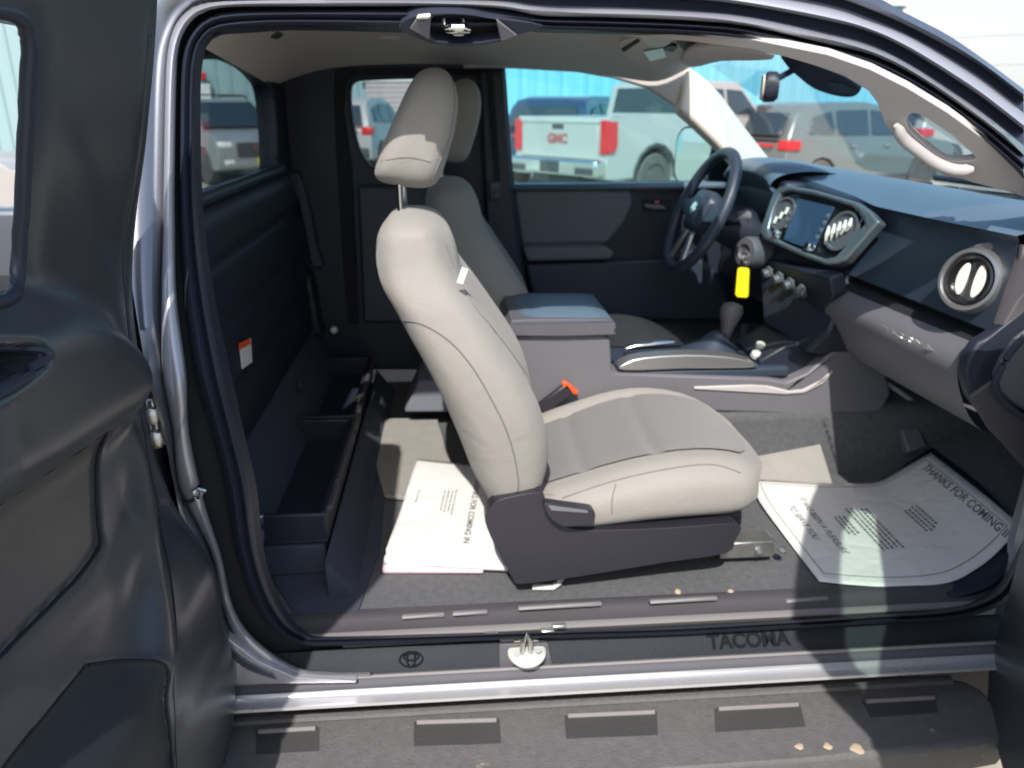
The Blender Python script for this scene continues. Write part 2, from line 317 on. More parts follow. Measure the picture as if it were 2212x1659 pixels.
# lower rear corner: painted curve from pillar into rocker
q1 = [(478,1310),(500,1368),(556,1424),(630,1456),(760,1467)]; q2 = [(500,1306),(534,1362),(596,1410),(664,1442),(765,1456)]; q3 = [(520,1300),(560,1355),(620,1396),(680,1425),(770,1440)]
slab('sill_quarter', [(440,1340),(500,1385),(560,1430),(640,1464),(770,1471),(770,1476),(440,1480)], PY(-.012), .02, 'paint_edge', T, bevel=.002)
# embossed name and emblem on the scuff plate
xd = Vector((1, 0, 0)); up = (Vector((0, .04, zy(1380, .04)))-Vector((0, .012, zy(1434, .012)))).normalized()
for n_, txt, x, s in (('sill_lettering', 'TACOMA', .465, .030),):
    o = Vector((x, .018, zy(1420, .018)))+Vector((0, -.0015, .0015)); text_mb(txt, s*1.25, o, xd*1, up, .0008, .0012).build(n_, 'emboss', T, smooth=False)
mb = MB(); c0 = WY(888, 1424, .022)
for rx, ry, dx in ((.021, .013, 0), (.0075, .0128, 0), (.0135, .006, .0)):
    mb.tube([c0+xd*rx*math.cos(a)+up*(ry*math.sin(a)+(.004 if rx == .0135 else 0)) for a in np.linspace(0, 2*math.pi, 28)[:-1]], .0016, 6, True)
mb.build('sill_emblem', 'emboss', T)
# latch striker in the middle of the sill
b0 = WY(1130, 1412, .03)
MB().prism([[WY(x, y, .012) for x, y in ((1078,1392),(1184,1388),(1196,1446),(1078,1448))]], (0, .02, -.01)).build('latch_plate', 'dashgrey', T, bevel=.003)
LB = MB().lathe(WY(1138, 1410, .004), (0, -.15, .98), [(.033, -.004), (.035, .002), (.031, .005), (.0, .006)]).build('striker_base', 'whiteplastic', T)
MB().tube([WY(1128,1412,-.002), WY(1130,1385,-.004), WY(1138,1372,-.002), WY(1146,1385,-.004), WY(1146,1412,-.002)], .005, 8).build('striker_loop', 'metal', T)
for x, y in ((1117,1413),(1163,1404),(1142,1423)): MB().disc(WY(x, y, -.006), (0, -.55, .83), .006, .004, 12).build('screw', 'metal', T)
for x, y in ((1062,1371),(1183,1363),(1207,1352),(1095,1378)): MB().box(WY(x, y, .03), (.026, .012, .008)).build('latch_clip', 'silver', T, bevel=.002)
# upper latch housing hanging in the roof rail
hp = [(862,60),(905,33),(1000,30),(1060,40),(1172,56),(1110,78),(1060,95),(1000,101),(950,98),(905,84)]
pl = Pl((862,60,.235),(1172,56,.235),(980,101,.255))
slab('upper_latch_housing', hp, pl, .03, 'rubber', T, holes=[[(938,34),(1070,42),(1078,86),(942,90)]], bevel=.006, smooth=3, off=-.012, seg=3)
slab('latch_cavity', [(935,30),(1075,40),(1080,90),(940,94)], pl, .004, 'void', T, off=.02, bevel=0)
slab('latch_face', [(885,64),(903,36),(931,35),(928,88)], pl, .006, 'console', T, off=-.02, bevel=.002)
slab('latch_face', [(1072,42),(1118,78),(1082,92)], pl, .006, 'console', T, off=-.02, bevel=.002)
slab('latch_ledge', [(903,36),(931,34),(929,41),(899,42)], pl, .008, 'vent', T, off=-.026, bevel=.002)
for x in (958, 1000): MB().tube([pl.at(x, 38, -.004), pl.at(x+2, 62, -.006)], .003, 8).build('latch_pin', 'chrome', T)
MB().tube([pl.at(965,64,-.012), pl.at(978,61,-.016), pl.at(1000,61,-.016), pl.at(1013,65,-.012)], [.006, .009, .009, .006], 12).build('latch_roller', 'chrome', T)
slab('latch_tongue', [(972,70),(1008,70),(1002,79),(980,79)], pl, .006, 'silver', T, off=-.012, bevel=.002)

# ---- headliner
he = [(434,100),(470,66),(525,58),(700,54),(1000,56),(1174,60),(1330,66),(1493,74),(1620,90),(1700,108)]
fe = [(590,187),(640,166),(720,146),(850,138),(1000,139),(1085,144),(1250,156),(1330,166),(1420,176),(1490,146)]
N_ = 50
ne = [WB(p[0], p[1], .06) for p in resample(sm(he, 4), N_)]
fa = [WY(p[0], p[1], 1.38) for p in resample(sm(fe, 4), N_)]
rows = [[p+Vector((0, -.02, -.004)) for p in ne]]
for t in np.linspace(0, 1, 14):
    rows.append([a.lerp(b, t)+Vector((0, 0, .045*math.sin(math.pi*t)**.7*(1 if i > 3 else i/3.))) for i, (a, b) in enumerate(zip(ne, fa))])
MB().grid(rows).build('headliner', 'headliner', T, ang=60)
slab('headliner_clip', [(585,82),(600,72),(612,76),(600,86)], Pl((590,80,.5),(620,80,.5),(600,100,.9)), .004, 'black', T, bevel=0)
MB().lathe(Vector((-.12, .62, 1.692)), (0, 0, -1), [(.026, 0), (.026, .006), (.02, .009), (0, .009)]).build('headliner_button', 'headliner', T)
# far header (window surround above the driver's window) comes with the headliner drop
hd = [(1000,139),(1085,143),(1250,155),(1330,166),(1400,178),(1440,160),(1490,146),(1520,170),(1560,230),(1598,300),(1640,350),(1600,380),(1575,335),(1545,305),(1500,262),(1450,222),(1400,198),(1330,177),(1250,164),(1120,153),(1000,153)]
slab('driver_window_header', [(1000,137),(1250,148),(1400,165),(1492,144),(1498,200),(1500,262),(1450,222),(1400,190),(1330,169),(1250,155),(1110,147),(1000,147)], PY(1.39), .04, 'headliner', T, bevel=.01, seg=3)
slab('windshield_pillar', [(1484,143),(1500,150),(1530,172),(1560,203),(1610,272),(1665,342),(1672,356),(1590,400),(1592,352),(1545,305),(1500,262),(1470,236),(1478,190)], Pl((1500,150,1.39),(1665,342,1.39),(1500,262,1.35)), .05, 'pillar', T, bevel=.012, seg=3)
# ---- overhead console and visor
po = Pl((1345,105,.72),(1500,95,.62),(1400,150,1.05))
slab('overhead_console', [(1340,92),(1380,80),(1430,76),(1478,86),(1505,100),(1470,122),(1430,140),(1390,140),(1350,118)], po, .02, 'headliner', T, smooth=3, off=-.004, bevel=.006)
slab('map_lamp', [(1385,80),(1420,76),(1452,84),(1440,100),(1405,102)], po, .006, 'whiteplastic', T, smooth=3, off=-.010, bevel=.002)
slab('console_switch', [(1432,106),(1450,99),(1462,104),(1452,113)], po, .006, 'black', T, smooth=3, off=-.012, bevel=.001)
slab('visor_gap', [(1342,108),(1378,86),(1382,90),(1348,113)], po, .004, 'void', T, off=-.007, bevel=0)
slab('visor_label', [(1390,112),(1432,104),(1440,124),(1405,132)], po, .001, 'silver', T, off=-.008, bevel=0)
slab('grab_recess', [(1460,92),(1505,96),(1520,104),(1480,112)], po, .005, 'greycloth', T, off=-.009, bevel=.001)
slab('sun_visor', [(1500,106),(1600,110),(1672,126),(1640,131),(1560,133),(1500,146),(1470,132)], Pl((1500,106,.42),(1660,122,.42),(1500,146,1.2)), .012, 'headliner', T, smooth=3, bevel=.005)
# ---- near windshield pillar with grab handle
pa = Pl((1493,72,.245),(2212,385,.16),(1896,224,.185))
at_ = [(1174,60),(1330,62),(1493,70),(1620,84),(1788,118),(1880,150),(1960,190),(2045,242),(2125,300),(2240,400),(2240,436),(2173,413),(2103,395),(2050,378),(1998,353),(1945,308),(1910,266),(1896,224),(1875,196),(1823,164),(1760,142),(1700,124),(1620,106),(1493,90),(1330,76),(1174,68)]
gh = [(1962,250),(1984,246),(2014,264),(2058,293),(2080,314),(2106,338),(2100,346),(2061,349),(2031,340),(1987,304),(1963,278)]
slab('near_windshield_pillar', at_, pa, .016, 'trimlight', T, holes=[sm(gh, 3, True)], bevel=.005, seg=4, off=.01)
MB().tube([pa.at(x, y, -.002) for x, y in sm([(1936,270),(1950,298),(1982,325),(2024,354),(2066,368),(2104,366)], 4)], [.004, .006]+[.009]*17+[.006, .004], 12, flat=1.2).build('grab_handle', 'trimlight', T)
# ---- near kick panel, dash end and front door hinge side are further down

# ---- floor, tunnel, firewall
fl = MB(); rows = []
for x in np.linspace(-.52, 1.5, 30):
    z = .615+max(0, x-1.15)*.62; rows.append([Vector((x, .13, z)), Vector((x, .4, z)), Vector((x, .66, z)), Vector((x, 1.5, z))])
fl.grid(rows).build('floor_carpet', 'carpet', T)
MB().box((.82, .79, .68), (1.3, .26, .26)).build('tunnel_carpet', 'carpet', T, bevel=.03, seg=4)
MB().box((1.56, .85, .90), (.04, 1.5, .68)).build('firewall', 'void', T)
MB().box((1.45, .14, .80), (.3, .03, .40)).build('kick_panel', 'black', T, bevel=.01)
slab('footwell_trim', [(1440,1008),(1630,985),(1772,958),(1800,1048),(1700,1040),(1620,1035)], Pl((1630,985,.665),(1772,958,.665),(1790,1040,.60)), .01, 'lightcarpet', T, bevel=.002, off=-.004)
slab('heater_duct', [(1945,925),(1985,922),(2005,965),(1962,978)], Pl((1945,925,.66),(1985,922,.66),(1965,978,.62)), .03, 'console', T, bevel=.006)
# ---- back wall of the cab with the rear window
def X_(l, x): return [WX(a, b, x) for a, b in l]
gl = [(425,122),(470,122),(505,128),(545,146),(572,172),(585,198),(592,250),(596,310),(597,362),(590,374),(560,382),(500,400),(430,424)]
g3 = [Vector((-.5, p.y, p.z)) for p in X_(sm(gl, 3, True), -.5)]
g3 = X_(sm(gl[:-1], 3)+[(430,424)], -.5); cy = .85
ymax = max(p.y for p in g3)
zt = [p for p in g3]
holeR = zt+[Vector((-.5, .22, 1.385)), Vector((-.5, .20, 1.45)), Vector((-.5, .26, 1.62))]
MB().prism([[Vector((-.5, .02, .5)), Vector((-.5, 1.5, .5)), Vector((-.5, 1.5, 1.40)), Vector((-.5, 1.44, 1.66)), Vector((-.5, 1.2, 1.72)), Vector((-.5, .4, 1.74)), Vector((-.5, .18, 1.66)), Vector((-.5, .04, 1.3))], holeR], (-.05, 0, 0)).build('cab_back_wall', 'black', T, bevel=.006)
MB().prism([holeR], (-.006, 0, 0)).build('rear_window', 'glass_rear', T, smooth=False).location.x -= .02
MB().tube(holeR, .006, 8, True).build('rear_window_seal', 'rubber', T)
# quilted back panel: curved upper edge, horizontal channels
bpn = MB(); rows = []
for y in np.linspace(.10, 1.40, 40):
    r = []; zt_ = 1.375-.5*max(0, (y-1.22))**1.3*4 if y > 1.22 else 1.375
    for k in range(46):
        z = .86+(zt_-.86)*k/45; f = (z-.86)/.515
        g = 1.8*sum(math.exp(-((z-c)/.008)**2) for c in (1.00, 1.13, 1.26))
        edge = min(1, (zt_-z)/.03, (1.40-y)/.05+.05)
        r.append(Vector((-.5+.035*max(0, edge)**.4-.006*g, y, z)))
    rows.append(r)
bpn.grid(rows).build('back_panel', 'black', T, ang=80)
MB().tube([Vector((-.485, y, 1.385)) for y in np.linspace(.25, 1.2, 12)], .014, 10).build('back_panel_roll', 'dash', T)
MB().prism([[WX(x, y, -.462) for x, y in ((516,742),(540,730),(543,782),(522,797))]], (.002, 0, 0)).build('warning_label', 'sticker', T, smooth=False)
MB().prism([[WX(x, y, -.4595) for x, y in ((516,742),(540,730),(541,743),(516,756))]], (.001, 0, 0)).build('warning_band', 'stickerorange', T, smooth=False)
MB().prism([[Vector((-.475, .1, .86)), Vector((-.40, .1, .70)), Vector((-.475, .1, .70))]], (0, 1.32, 0)).build('back_ledge', 'carpet2', T, bevel=.01)
# storage bins: two open trays
def tray(y0, y1):
    x0, x1, z0, z1, t = -.47, -.275, .700, .765, .012; zf = z1
    mb = MB(); mb.box(((x0+x1)/2, (y0+y1)/2, z0), (x1-x0, y1-y0, t))
    mb.box((x1-t/2, (y0+y1)/2, (z0+z1)/2+.001), (t, y1-y0-.001, z1-z0)); mb.box((x0+t/2, (y0+y1)/2, (z0+z1)/2+.001), (t, y1-y0-.001, z1-z0))
    mb.box(((x0+x1)/2, y0+t/2, (z0+z1)/2), (x1-x0-.002, t, z1-z0)); mb.box(((x0+x1)/2, y1-t/2, (z0+z1)/2), (x1-x0-.002, t, z1-z0))
    return mb.build('storage_bin', 'blackgloss' if 0 else 'black', T, bevel=.004)
tray(.28, .80); tray(.815, 1.34)
for y0, y1 in ((.30, .40), (.42, .78), (.84, 1.3)):
    MB().tube([Vector((-.268, y0, .768)), Vector((-.268, y1, .768))], .007, 8).build('bin_rim', 'sillinner', T)
MB().box((-.374, .80, .655), (.185, 1.04, .075)).build('bin_base', 'carpet2', T, bevel=.008)
MB().prism([[Vector((-.27, .2, .70)), Vector((-.21, .2, .617)), Vector((-.27, .2, .617))]], (0, 1.2, 0)).build('bin_front_carpet', 'carpet2', T, bevel=.004)
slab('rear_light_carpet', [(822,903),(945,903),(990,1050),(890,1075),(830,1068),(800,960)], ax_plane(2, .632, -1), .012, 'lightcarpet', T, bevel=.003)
slab('tunnel_rear_block', [(905,822),(1000,822),(1000,892),(872,892)], PY(1.05), .2, 'skylit_carpet', T, bevel=.01)
slab('rear_floor_mat', [(600,1165),(725,1170),(800,1040),(840,960),(820,1190),(770,1330),(640,1330),(590,1250)], ax_plane(2, .62, -1), .004, 'carpet2', T, bevel=0)
MB().lathe(WX(647, 835, -.44), (1, 0, .3), [(.012, 0), (.012, .006), (0, .009)]).build('bin_hook', 'sillinner', T)
MB().lathe(WZ(697, 982, .68), (0, 0, 1), [(.012, 0), (.010, .006), (0, .007)]).build('bin_bolt', 'silver', T)
MB().tube([WX(785,850,-.262), WX(772,862,-.262), WX(775,880,-.262)], .006, 8).build('bin_latch', 'sillinner', T)
MB().lathe(WY(722, 712, 1.36), (0, -1, 0), [(.012, 0), (.010, .01), (0, .012)]).build('trim_bolt', 'vent', T)
# ---- far side of the cab
pf = PY(1.44)
slab('far_rear_trim', [(586,150),(640,130),(760,125),(1060,128),(1092,145),(1110,400),(1135,560),(1150,760),(1150,800),(560,800),(575,600)], pf, .05, 'black', T, holes=[sm([(757,200),(766,178),(800,173),(900,170),(960,174),(966,230),(958,350),(930,364),(820,364),(795,352),(775,318),(762,260)], 3, True)], bevel=.008)
slab('far_quarter_window', [(745,165),(980,165),(980,370),(760,370)], PY(1.475), .004, 'glass_rear', T, bevel=0)
slab('far_rear_door_frame', [(722,152),(740,146),(1040,148),(1042,162),(765,163),(748,178),(742,240),(760,360),(770,560),(775,700),(752,700),(740,560),(728,360),(722,240)], PY(1.432), .012, 'void', T, bevel=.003)
slab('far_lower_trim', [(605,580),(650,576),(672,600),(690,700),(700,730),(610,730),(600,650)], PY(1.36), .09, 'black', T, bevel=.015, seg=3)
slab('far_rear_door_panel', [(772,400),(960,400),(1000,700),(785,700)], PY(1.42), .03, 'dash', T, bevel=.012, seg=3)
slab('far_seat_side_trim', [(600,380),(636,370),(650,386),(672,460),(688,540),(700,575),(672,578),(664,540),(640,430),(612,400)], PY(1.40), .05, 'dash', T, bevel=.008, seg=2, smooth=2)
slab('center_pillar', [(1035,148),(1088,148),(1094,240),(1106,400),(1128,560),(1146,660),(1060,660),(1046,400)], PY(1.38), .07, 'black', T, bevel=.012, seg=3)
slab('seat_belt', [(1050,150),(1064,150),(1082,400),(1070,400)], PY(1.365), .003, 'void', T, bevel=0)
slab('belt_guide', [(1056,392),(1082,390),(1084,432),(1060,434)], PY(1.36), .02, 'dash', T, bevel=.004)
MB().tube([WY(x, y, 1.353) for x, y in ((1064,402),(1078,402),(1079,413),(1067,414),(1068,425),(1080,425))], .0035, 6).build('belt_buckle_slot', 'console', T)
# driver's door
DD = slab('driver_door', [(1100,398),(1500,394),(1640,400),(1700,700),(1160,700),(1130,560)], PY(1.46), .07, 'black', T, bevel=.01, seg=2)
slab('door_belt_rail', [(1103,399),(1640,393),(1645,408),(1360,411),(1105,412)], PY(1.43), .06, 'dash_skysheen', DD, bevel=.012, seg=3)
slab('door_insert', [(1110,413),(1362,411),(1367,440),(1350,478),(1318,520),(1300,528),(1128,530)], PY(1.445), .03, 'greycloth', DD, bevel=.012, seg=3)
slab('door_armrest', [(1128,535),(1310,533),(1330,548),(1318,562),(1140,566)], PY(1.38), .1, 'greycloth', DD, bevel=.018, seg=4)
slab('door_lower_panel', [(1135,570),(1430,560),(1500,540),(1560,600),(1600,690),(1160,690)], PY(1.42), .05, 'dash', DD, bevel=.015, seg=3)
slab('door_handle_recess', [(1388,432),(1450,430),(1450,452),(1392,454)], PY(1.452), .01, 'void', DD, bevel=.002)
slab('door_handle', [(1392,440),(1430,444),(1442,452),(1410,453),(1392,448)], PY(1.44), .012, 'console', DD, bevel=.004)
slab('lock_tab', [(1414,434),(1424,433),(1424,440),(1415,441)], PY(1.44), .008, 'redletter', DD, bevel=.001)
slab('driver_window', [(1085,140),(1250,146),(1400,172),(1500,240),(1600,330),(1610,400),(1105,402)], PY(1.47), .004, 'glass_side', T, bevel=0, smooth=0)
slab('window_channel', [(1080,144),(1090,144),(1096,240),(1112,402),(1104,402),(1090,250)], PY(1.45), .02, 'rubber', T, bevel=.003)
slab('mirror_sail', [(1545,305),(1592,345),(1600,402),(1528,402),(1532,350)], PY(1.47), .02, 'black', T, bevel=.004)
# driver's outside mirror: shell and a real reflecting glass
mc = WY(1497, 338, 1.80); mn = Vector((-.90, -.43, .02)).normalized()
mx_ = mn.cross(Vector((0, 0, 1))).normalized(); mz = mx_.cross(mn)
def rr_(w_, h_, r_, k=5): return [((w_/2-r_)*sx+r_*math.cos(a+q*math.pi/2/k), (h_/2-r_)*sy+r_*math.sin(a+q*math.pi/2/k)) for sx, sy, a in ((1, 1, 0), (-1, 1, math.pi/2), (-1, -1, math.pi), (1, -1, 1.5*math.pi)) for q in range(k+1)]
MRo = MB().loft([[mc-mn*d+mx_*(x*s)+mz*(y*s) for x, y in rr_(.20, .215, .06)] for d, s in ((0, 1.), (.03, 1.02), (.08, .85), (.11, .4))]).build('outside_mirror', 'black', T, ang=60)
MB().loft([[mc+mn*d+mx_*(x)+mz*(y) for x, y in rr_(.185, .20, .055)] for d in (.0, .003)]).build('mirror_glass', 'mirror', MRo, smooth=False)
MB().tube([mc-mn*.05+Vector((0, 0, -.07)), Vector((mc.x+.06, 1.52, mc.z-.10))], .025, 10).build('mirror_arm', 'black', MRo)
# windshield
MB().prism([[Vector((.70, .34, 1.67)), Vector((.86, .85, 1.70)), Vector((.82, 1.38, 1.67)), Vector((1.40, 1.44, 1.35)), Vector((1.62, .85, 1.31)), Vector((1.46, .18, 1.33))]], (.003, 0, .003)).build('windshield', 'glass', T, smooth=False)
# ---- rear-view mirror and sensor housing
pm = Pl((1691,124,.80),(1855,193,.74),(1756,190,.84))
slab('sensor_housing', [(1686,120),(1726,128),(1816,163),(1856,190),(1850,206),(1830,211),(1794,205),(1756,191),(1723,166),(1702,146)], pm, .05, 'black', T, smooth=3, bevel=.012, seg=3)
slab('sensor_window', [(1792,178),(1820,182),(1845,195),(1828,203),(1800,198)], pm, .004, 'dash', T, off=-.002, bevel=0)
MB().tube([pm.at(1712,152,.01), WY(1674,173,.80)], [.008, .007], 10).build('mirror_stem', 'black', T)
cM = WY(1660, 189, .80)
mN = Vector((-.94, .34, 0)); mA = Vector((.34, .94, 0))
MB().loft([[cM-mN*dx+mA*x+Vector((0, 0, y)) for x, y in rr_(.22, s, .025)] for dx, s in ((-.012, .058), (-.006, .068), (.012, .066), (.020, .052))]).build('rearview_mirror', 'black', T, ang=60)
MB().loft([[cM-mN*dx+mA*x+Vector((0, 0, y)) for x, y in rr_(.21, .055, .022)] for dx in (-.016, -.0125)]).build('rearview_glass', 'pillar', T, smooth=False)  # matte cream colour imitates the reflection in the mirror

# ============ SEATS
def seat_mesh():
    s = {}
    def ring(c, ax_f, hf, hb, wd, dish=0., n=36, e=2.6, yoff=.43):
        # c: centre (x,z); ax_f: unit (x,z) to the seat's front; hf/hb front/back half depth; wd half width
        R = []
        for k in range(n):
            a = 2*math.pi*k/n; ca, sa = math.cos(a), math.sin(a)
            y = wd*math.copysign(abs(sa)**(2/e), sa); u = math.copysign(abs(ca)**(2/e), ca)
            f = u*(hf if u > 0 else hb)
            if u > 0 and dish: f -= dish*u*(1-min(1, (abs(y)/(wd*.72)))**3)**1.0 if abs(y) < wd*.72 else 0
            R.append(Vector((c[0]+ax_f[0]*f, yoff+y, c[1]+ax_f[1]*f)))
        return R
    rear = [(1062,1138),(1046,1095),(1018,1050),(995,990),(970,930),(944,870),(908,800),(876,745),(840,680),(812,635),(801,594),(799,560),(801,532),(806,516),(820,504)]
    front = [(1172,1072),(1194,1030),(1203,980),(1200,930),(1185,870),(1160,820),(1130,775),(1090,720),(1055,672),(1025,635),(1000,600),(986,566),(976,540),(966,520),(950,502)]
    nn = 34; A = resample(sm(rear, 4), nn); B = resample(sm(front, 4), nn); rings = []
    for i in range(nn):
        t = i/(nn-1); a = WY(A[i][0], A[i][1], .25); b = WY(B[i][0], B[i][1], .25)
        w_ = .205+.035*math.sin(math.pi*min(1, t*1.15))-.03*max(0, t-.75)/.25
        c = ((a.x+b.x)/2, (a.z+b.z)/2); d = Vector((b.x-a.x, b.z-a.z)); L = d.length; d.normalize()
        rings.append(ring(c, d, L/2, L/2, w_, .048*math.sin(math.pi*min(1, t*1.1+.05)), e=3.0))
    for k, s_ in ((1, .82), (2, .5), (3, .12)):        # rounded top
        c = sum(rings[nn-1], Vector())/36; rings.append([c+(p-c)*s_+Vector((-.004*k, 0, (.010, .017, .020)[k-1])) for p in rings[nn-1]])
    s['backrest'] = MB().loft(rings)
    # cushion: stations from the rear to the front
    rings = []
    nearT = [(.15,.800),(.25,.838),(.35,.868),(.45,.886),(.53,.886),(.58,.872),(.605,.848)]; farT = [(.15,.83),(.25,.862),(.35,.905),(.43,.922),(.51,.915),(.575,.888),(.625,.848)]
    for i, (xn, zn) in enumerate(nearT):
        xf, zf = farT[i]; R = []; n = 40; wd = .235-.02*(i/6)**4; zb = (.72, .725, .73, .735, .735, .74, .765)[i]
        for k in range(n):
            a = 2*math.pi*k/n; ca, sa = math.cos(a), math.sin(a); e = 3.2
            y = -wd*math.copysign(abs(ca)**(2/e), ca); u = math.copysign(abs(sa)**(2/e), sa)
            t = (y+wd)/(2*wd); zt_ = zn+(zf-zn)*t; x = xn+(xf-xn)*t+(.055*(1-(2*t-1)**2) if i >= 5 else .04*(i/5)*(1-(2*t-1)**2))
            dish = .030*(1-min(1, abs(y)/(wd*.74))**3) if u > 0 else 0
            zm = (zt_+zb)/2; R.append(Vector((x, .43+y, zm+(zt_-zb)/2*u-dish*u)))
        rings.append(R)
    c = sum(rings[-1], Vector())/40
    for dx, s_ in ((.018, .88), (.028, .66), (.032, .3)): rings.append([Vector((c.x+(p.x-c.x)*s_+dx, c.y+(p.y-c.y)*s_, c.z+(p.z-c.z)*s_-.004)) for p in rings[6]])
    s['cushion'] = MB().loft(rings)
    # headrest
    hr = [(935,141),(905,150),(878,188),(846,258),(818,325),(804,368),(803,386),(815,398),(850,406),(905,413),(935,408),(952,388),(968,340),(984,280),(991,225),(984,178),(966,150),(950,142)]
    H = [WY(p[0], p[1], .41) for p in resample(sm(hr, 4, True)+[hr[0]], 45)[:-1]]
    c = sum(H, Vector())/len(H); rings = []
    for yy, s_ in ((-.118, .35), (-.112, .66), (-.098, .86), (-.07, .97), (-.02, 1.), (.04, 1.), (.09, .97), (.118, .86), (.132, .66), (.138, .35)):
        rings.append([Vector((c.x+(p.x-c.x)*s_, .495+yy, c.z+(p.z-c.z)*(s_*.8+.2*min(1, s_+.15)))) for p in H])
    s['headrest'] = MB().loft(rings)
    return s
sm_ = seat_mesh()
def seat(label_):
    S = sm_['cushion'].build('front_seat', 'seat', T, sub=1); S['label'] = label_
    sm_['backrest'].build('backrest', 'seat', S, sub=1)
    sm_['headrest'].build('headrest', 'seat', S, sub=1)
    for dy in (-.07, .07):
        a = WY(862, 405, .41); b = WY(866, 470, .41)
        MB().tube([Vector((a.x, .49+dy, a.z+.01)), Vector((b.x, .49+dy, b.z-.01))], .0065, 12).build('headrest_post', 'chrome', S)
        MB().lathe(Vector((b.x, .49+dy, b.z-.006)), (0, 0, 1), [(.022, -.004), (.021, .004), (.012, .010), (0, .010)]).build('post_collar', 'whiteplastic', S)
    ps = Pl((1050,1120,.185),(1590,1140,.185),(1120,1260,.165))
    slab('side_cover', [(1048,1118),(1066,1088),(1100,1074),(1168,1064),(1180,1090),(1198,1116),(1228,1140),(1290,1146),(1450,1140),(1592,1132),(1588,1168),(1566,1196),(1440,1215),(1250,1246),(1128,1262),(1108,1250),(1078,1196),(1056,1150)], ps, .05, 'cover', S, smooth=3, bevel=.016, seg=5)
    slab('recline_lever', [(1178,1088),(1215,1092),(1262,1098),(1284,1104),(1284,1128),(1270,1134),(1225,1138),(1196,1126),(1180,1106)], ps, .03, 'cover', S, smooth=3, bevel=.008, seg=4, off=-.028)
    slab('lever_highlight', [(1184,1092),(1270,1103),(1272,1110),(1190,1104)], ps, .008, 'console', S, bevel=.002, off=-.031)
    # stitched seams
    zs = [(1150,1075,.19),(1240,1040,.25),(1330,1016,.27)]
    return S
S1 = seat('near passenger seat in pale grey cloth, side toward the open doors')
# copy for the driver's side
S2 = S1.copy(); sc.collection.objects.link(S2); S2['label'] = "driver's seat in pale grey cloth beyond the centre console"
S2.location = (.075, .71, 0)
for ch in [c for c in S1.children]:
    if ch.name.startswith(('side_cover', 'recline', 'lever')): continue
    c = ch.copy(); sc.collection.objects.link(c); c.parent = S2; c.matrix_parent_inverse = ch.matrix_parent_inverse.copy()
# insert panels: follow the cushion's top between the bolsters (proud of it by 2 mm)
bpy.context.view_layer.update()
from mathutils.bvhtree import BVHTree
dg = bpy.context.evaluated_depsgraph_get()
def bvh(o):
    m = o.evaluated_get(dg).to_mesh(); mw = o.matrix_world; r = BVHTree.FromPolygons([mw @ v.co for v in m.vertices], [tuple(p.vertices) for p in m.polygons]); return r
bc = bvh(S1); bb = bvh([c for c in S1.children if c.name == 'backrest'][0]); bh = bvh([c for c in S1.children if c.name == 'headrest'][0])
def drop(tree, o, d):
    h = tree.ray_cast(Vector(o), Vector(d).normalized(), 3); return h[0], h[1]
rows = []
for x in np.linspace(.19, .60, 34):
    r = []
    for y in np.linspace(-1, 1, 26):
        hw = .128+.01*math.sin((x-.19)*6); p, n = drop(bc, (x+.05*(x > .5)*(x-.5)/.1*(1-y*y), .435+y*hw, 1.3), (0, 0, -1))
        if p is None: p, n = Vector((x, .435+y*hw, .8)), Vector((0, 0, 1))
        g = math.exp(-((x-.42)/.008)**2)+math.exp(-((x-.27)/.008)**2)
        r.append(p+n*(.0045-.007*g)*(1 if n.z > 0 else -1))
    rows.append(r)
MB().grid(rows).build('seat_insert', 'seatinsert', S1, ang=80)
def seam_on(tree, pts, name, par, r=.0016):          # pts are sight lines that land on the seat
    P_ = []
    for x, y in sm(pts, 5):
        h = tree.ray_cast(Vector(CAM), Vector(ray(x, y)).normalized(), 5)
        if h[0] is not None: P_.append(h[0]+(Vector(CAM)-h[0]).normalized()*.0003)
    if len(P_) > 2: MB().tube(P_, r, 6).build(name, 'seam', par)
seam_on(bb, [(870,692),(905,698),(945,718),(985,750),(1025,800),(1060,860),(1090,920),(1110,980),(1120,1040),(1118,1060)], 'seam', S1)
seam_on(bb, [(830,640),(818,600),(814,540),(822,500)], 'seam', S1)
seam_on(bb, [(962,528),(985,585),(1020,655),(1060,705),(1110,770),(1150,830),(1180,890),(1192,950),(1188,1010),(1160,1050),(1080,1078)], 'seam', S1)
seam_on(bc, [(1215,1076),(1330,1038),(1450,1012),(1540,1004),(1600,1022)], 'seam', S1)
seam_on(bc, [(1330,1046),(1322,1080),(1322,1110)], 'seam', S1, .0012)
seam_on(bh, [(975,165),(982,220),(972,290),(950,350),(930,395)], 'seam', S1)
seam_on(bh, [(815,350),(880,340),(930,350)], 'seam', S1, .0010)
h = bb.ray_cast(Vector(CAM), Vector(ray(1000, 598)).normalized(), 5)
MB().box(WY(999, 596, .235), (.012, .003, .030), Matrix.Rotation(.35, 3, 'Y')).build('seat_tag', 'sticker', S1, bevel=.001)
for o in list(bpy.data.objects):
    if o.name == 'seam' or o.name.startswith('seam.'): o.name = 'seat_seam'
